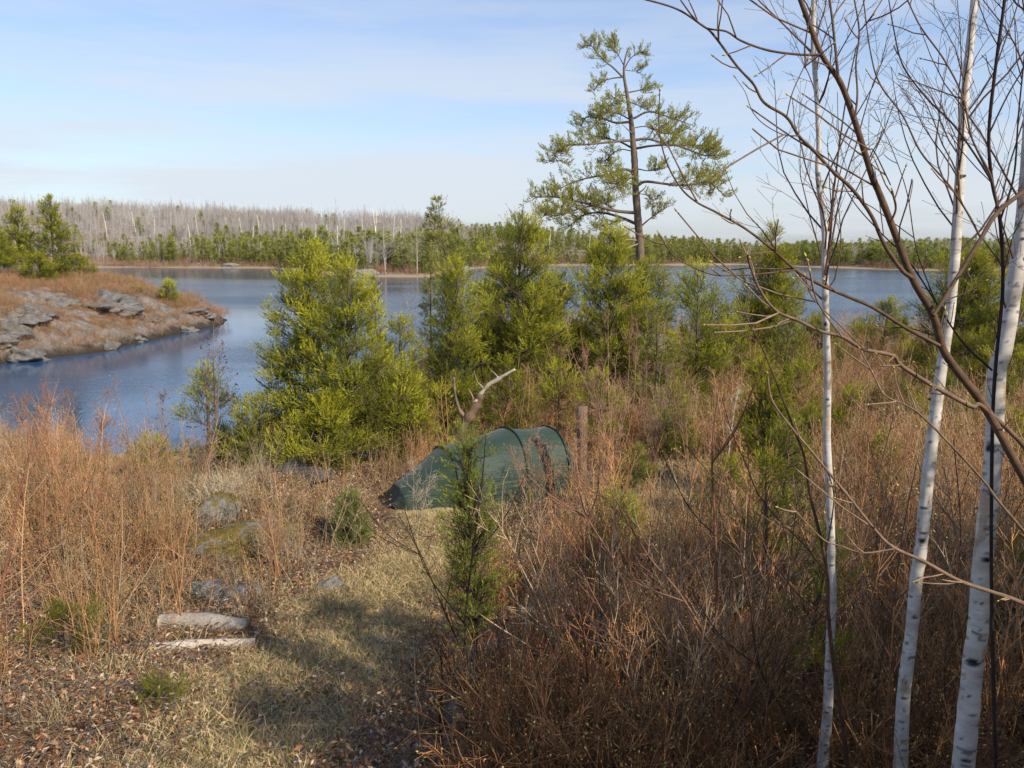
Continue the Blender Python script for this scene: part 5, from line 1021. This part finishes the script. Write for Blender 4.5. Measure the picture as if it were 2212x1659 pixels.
b = onground(1252, 14.5); tp_ = at(1257, 878, 14.5); log([b-np.array([0, 0, .1]), (b+tp_)/2+np.array([.02, 0, 0]), tp_], [.125, .095, .11], 'broken upright grey stump at the right end of the tent', 'tree_stump', tone=(.21, .15, .11), seed=4, cat='stump')
d0 = onground(1000, 18.2); e = empty('dead_tree', tuple(d0), label='leaning dead trunk with a bleached arm pointing up right behind the tent', cat='tree')
s_used = []
def part_tube(e, B0, pts, rads, tone, name):
    q = np.random.default_rng(len(s_used)+7); s_used.append(1); P, rr = catmull(pts, rads, 4); n = len(P); P = P+q.normal(size=P.shape)*rr[:, None]*.12; rr = rr*(1+.16*q.normal(size=n)); mb = MB(); mb.tubes((P-B0)[None], rr[None], 9, (np.array(tone)*(.7+.6*q.random((n, 1))))[None], cap=True); mb.obj(name, WOOD, e)
Q = lambda x, y, Y=18.2: at(x, y, Y)
part_tube(e, d0, [Q(985, 950), Q(1010, 905), Q(1032, 870), Q(1040, 850)], [.15, .12, .10, .07], (.15, .105, .075), 'trunk')
part_tube(e, d0, [Q(1030, 868), Q(1048, 838), Q(1078, 818), Q(1113, 797)], [.07, .055, .045, .028], (.44, .40, .34), 'branch')
part_tube(e, d0, [Q(1078, 818), Q(1068, 806), Q(1060, 800)], [.02, .012, .006], (.45, .41, .36), 'branch')
part_tube(e, d0, [Q(1045, 840), Q(1030, 822), Q(1024, 800)], [.018, .012, .006], (.3, .26, .22), 'branch')
part_tube(e, d0, [Q(1010, 910), Q(990, 880), Q(983, 845), Q(980, 815)], [.05, .045, .035, .02], (.20, .16, .12), 'branch')
part_tube(e, d0, [Q(1000, 920), Q(1020, 875), Q(1022, 860), Q(1012, 840)], [.03, .025, .025, .01], (.36, .22, .14), 'branch')
for i, (a, b_, rr_, l, t_) in enumerate([((1120, 1300), (1290, 1265), .06, 'dark charred log lying across the lower centre brush', (.08, .075, .075)), ((1260, 1425), (1500, 1385), .06, 'grey fallen branch in the lower centre tangle', (.16, .14, .13)), ((1170, 1528), (1245, 1548), .03, 'short white stick on the ground at the lower centre', (.6, .56, .5)), ((1530, 1215), (1650, 1280), .06, 'bleached log half hidden left of the slender birch', (.45, .42, .4)), ((1985, 1270), (2090, 1340), .05, 'grey fallen log behind the middle birch', (.28, .24, .2)), ((400, 1180), (520, 1095), .035, 'dark branch leaning against the mossy outcrop', (.09, .07, .05)), ((330, 1625), (430, 1600), .012, 'thin pale stick on the lower left ground', (.5, .4, .3))]):
    A = ground(*a); B = ground(*b_); zz = np.array([0, 0, rr_*.8]); log([A+zz, (A+B)/2+zz*1.6, B+zz], [rr_, rr_*.9, rr_*.6], l, seed=10+i, tone=t_, name='fallen_branch' if rr_ < .05 else 'log')
b = onground(1580, 14.2); t2 = at(1583, 1060, 14.2); log([b, (b+t2)/2, t2], [.055, .06, .07], 'short white birch stump on the grassy clearing', 'tree_stump', tone=(.42, .40, .38), seed=30, cat='stump')
b = onground(1532, 19); t2 = b+np.array([0, 0, .32]); e = empty('marker_post', tuple(b), label='tiny white marker post in the brush right of the pink shrubs', cat='post')
mb = MB(); mb.tubes(np.array([[[0, 0, -.05], [0, 0, .15], [0, 0, .32]]]), np.full((1, 3), .03), 8, cap=True); mb.obj('post', WHITE, e)
mb = MB(); mb.tubes(np.array([[[0, 0, .32], [0, 0, .34], [0, 0, .36]]]), np.full((1, 3), .033), 8, cap=True); mb.obj('cap', TEAL, e)
for i, (a, b_, rr_, l, t_) in enumerate([((1130, 1330), (1330, 1385), .05, 'bleached deadfall pole propped in the twigs right of the narrow conifer', (.50, .46, .42)), ((1400, 1480), (1560, 1400), .045, 'pale propped branch in the middle of the lower tangle', (.46, .42, .38)), ((1850, 1500), (1960, 1590), .05, 'grey deadfall lying between the slender and the middle birch', (.42, .39, .36)), ((1230, 1560), (1420, 1620), .04, 'short weathered pole at the bottom centre of the tangle', (.48, .43, .38))]):
    A = ground(*a); B = ground(*b_); log([A+np.array([0, 0, .06]), (A+B)/2+np.array([0, 0, .26]), B+np.array([0, 0, .40])], [rr_, rr_*.9, rr_*.6], l, seed=60+i, tone=t_, name='fallen_branch')
# pale grass tussock near the mossy boulder
g = ground(470, 1062)
for i, (px, py, h) in enumerate([(465, 1068, .30)]):
    g = ground(px, py); o = grass_mesh(700+i, n=900, H=.42, rad=.55, c=(.58, .47, .30), gy=0, flop=.9, w=.006).obj('grass_tussock', DRY, loc=tuple(g)); tag(o, 'pale straw grass tussock above the moss capped boulder', 'grass')
# pines outside the frame that throw the shade at the lower right and on the path
SHADE = [(6.2, 1.5, 5.5, 1.6), (4.6, -3.5, 6, 1.6), (1.0, -2.6, 4.6, 1.1), (8.6, 3.6, 6, 2.0), (8.3, -1.2, 6.5, 2.0), (10.8, 1.2, 7, 2.3), (9.5, 6.2, 5, 1.7), (12.8, 4.6, 7.5, 2.4), (11.6, -.4, 7.5, 2.2), (4.5, .4, 4.0, 1.2), (2.3, -2.2, 5.6, 1.3)]
SLB = ['pine just outside the right frame edge', 'tall pine behind the viewer on the right', 'short pine behind the viewer', 'pine right of the birches outside the frame', 'wide pine outside the frame behind the rightmost birch', 'big pine farther right outside the frame', 'smaller pine outside the frame level with the brush tangle', 'tallest pine outside the frame on the right', 'broad pine farthest to the right behind the viewer', 'slim pine close behind the right shoulder of the viewer', 'narrow pine behind the viewer just right of the short one']
for i, (x, y, H, R) in enumerate(SHADE):
    wd, fo = conifer(H=H, R=R, nwh=15, per=6, seed=800+i, shoot=.35, nl=.12, w=.03, nn=12, sub=.2, tr=.07)
    e = empty('pine_tree', (x, y, float(hnear(x, y))), label=SLB[i], cat='tree'); wd.obj('trunk', WOOD, e); fo.obj('crown', LEAF, e)
# ================================================================== LIGHT, SKY, CAMERA
SUN_EL = R_(36); SUN_AZ = R_(134)       # azimuth clockwise from +Y (view direction): right and a little behind
sd = Vector((math.sin(SUN_AZ)*math.cos(SUN_EL), math.cos(SUN_AZ)*math.cos(SUN_EL), math.sin(SUN_EL)))
w = bpy.data.worlds.new('World'); sc.world = w; w.use_nodes = True; nt = w.node_tree; nt.nodes.clear()
wo = nt.nodes.new('ShaderNodeOutputWorld'); bg = nt.nodes.new('ShaderNodeBackground'); sky = nt.nodes.new('ShaderNodeTexSky')
sky.sky_type = 'NISHITA'; sky.sun_disc = False; sky.sun_elevation = SUN_EL; sky.sun_rotation = SUN_AZ; sky.air_density = 1.0; sky.dust_density = 1.2; sky.ozone_density = 1.5
tc = nt.nodes.new('ShaderNodeTexCoord'); sp = nt.nodes.new('ShaderNodeSeparateXYZ'); L(nt, tc.outputs['Generated'], sp.inputs[0])
mp = nt.nodes.new('ShaderNodeMapping'); mp.inputs['Scale'].default_value = (1.0, 1.0, 9); L(nt, tc.outputs['Generated'], mp.inputs[0])
n1 = noise_tex(nt, mp.outputs[0], 1.7, 7, .6)
cl = ramp(nt, n1, [(.42, (0, 0, 0)), (.60, (1, 1, 1))])
low = ramp(nt, sp.outputs[2], [(.0, (1, 1, 1)), (.06, (.95, .95, .95)), (.16, (.85, .85, .85)), (.30, (.32, .32, .32)), (.6, (.08, .08, .08))])
side_ = ramp(nt, sp.outputs[0], [(.0, (1, 1, 1)), (.62, (.55, .55, .55))])
f = mathn(nt, 'MULTIPLY', mathn(nt, 'MULTIPLY', mathn(nt, 'ADD', mathn(nt, 'MULTIPLY', cl, .62), .36), low), .95, True)
c = mix(nt, f, mix(nt, 1.0, sky.outputs[0], (1.0, 1.09, 1.27), 'MULTIPLY'), (4.9, 5.25, 5.75))
L(nt, c, bg.inputs[0]); bg.inputs[1].default_value = .15; L(nt, bg.outputs[0], wo.inputs[0])
sl = bpy.data.lights.new('sun', 'SUN'); sl.energy = 5.0; sl.angle = R_(.5); sl.color = (1, .91, .78); so = bpy.data.objects.new('sun', sl); COL.objects.link(so)
so.rotation_euler = sd.to_track_quat('Z', 'Y').to_euler()
cam = bpy.data.cameras.new('camera'); co = bpy.data.objects.new('camera', cam); COL.objects.link(co); co.location = (0, 0, CAMZ); co.rotation_euler = (math.pi/2-PIT, 0, 0)
cam.sensor_width = 36; cam.lens = 36*F/2212; cam.clip_end = 6000; cam.clip_start = .05; sc.camera = co
sc.view_settings.view_transform = 'Standard'; sc.view_settings.look = 'None'; sc.view_settings.exposure = 0; sc.view_settings.gamma = 1
sc.cycles.max_bounces = 6; sc.cycles.diffuse_bounces = 2; sc.cycles.glossy_bounces = 2; sc.cycles.transmission_bounces = 2; sc.cycles.transparent_max_bounces = 4
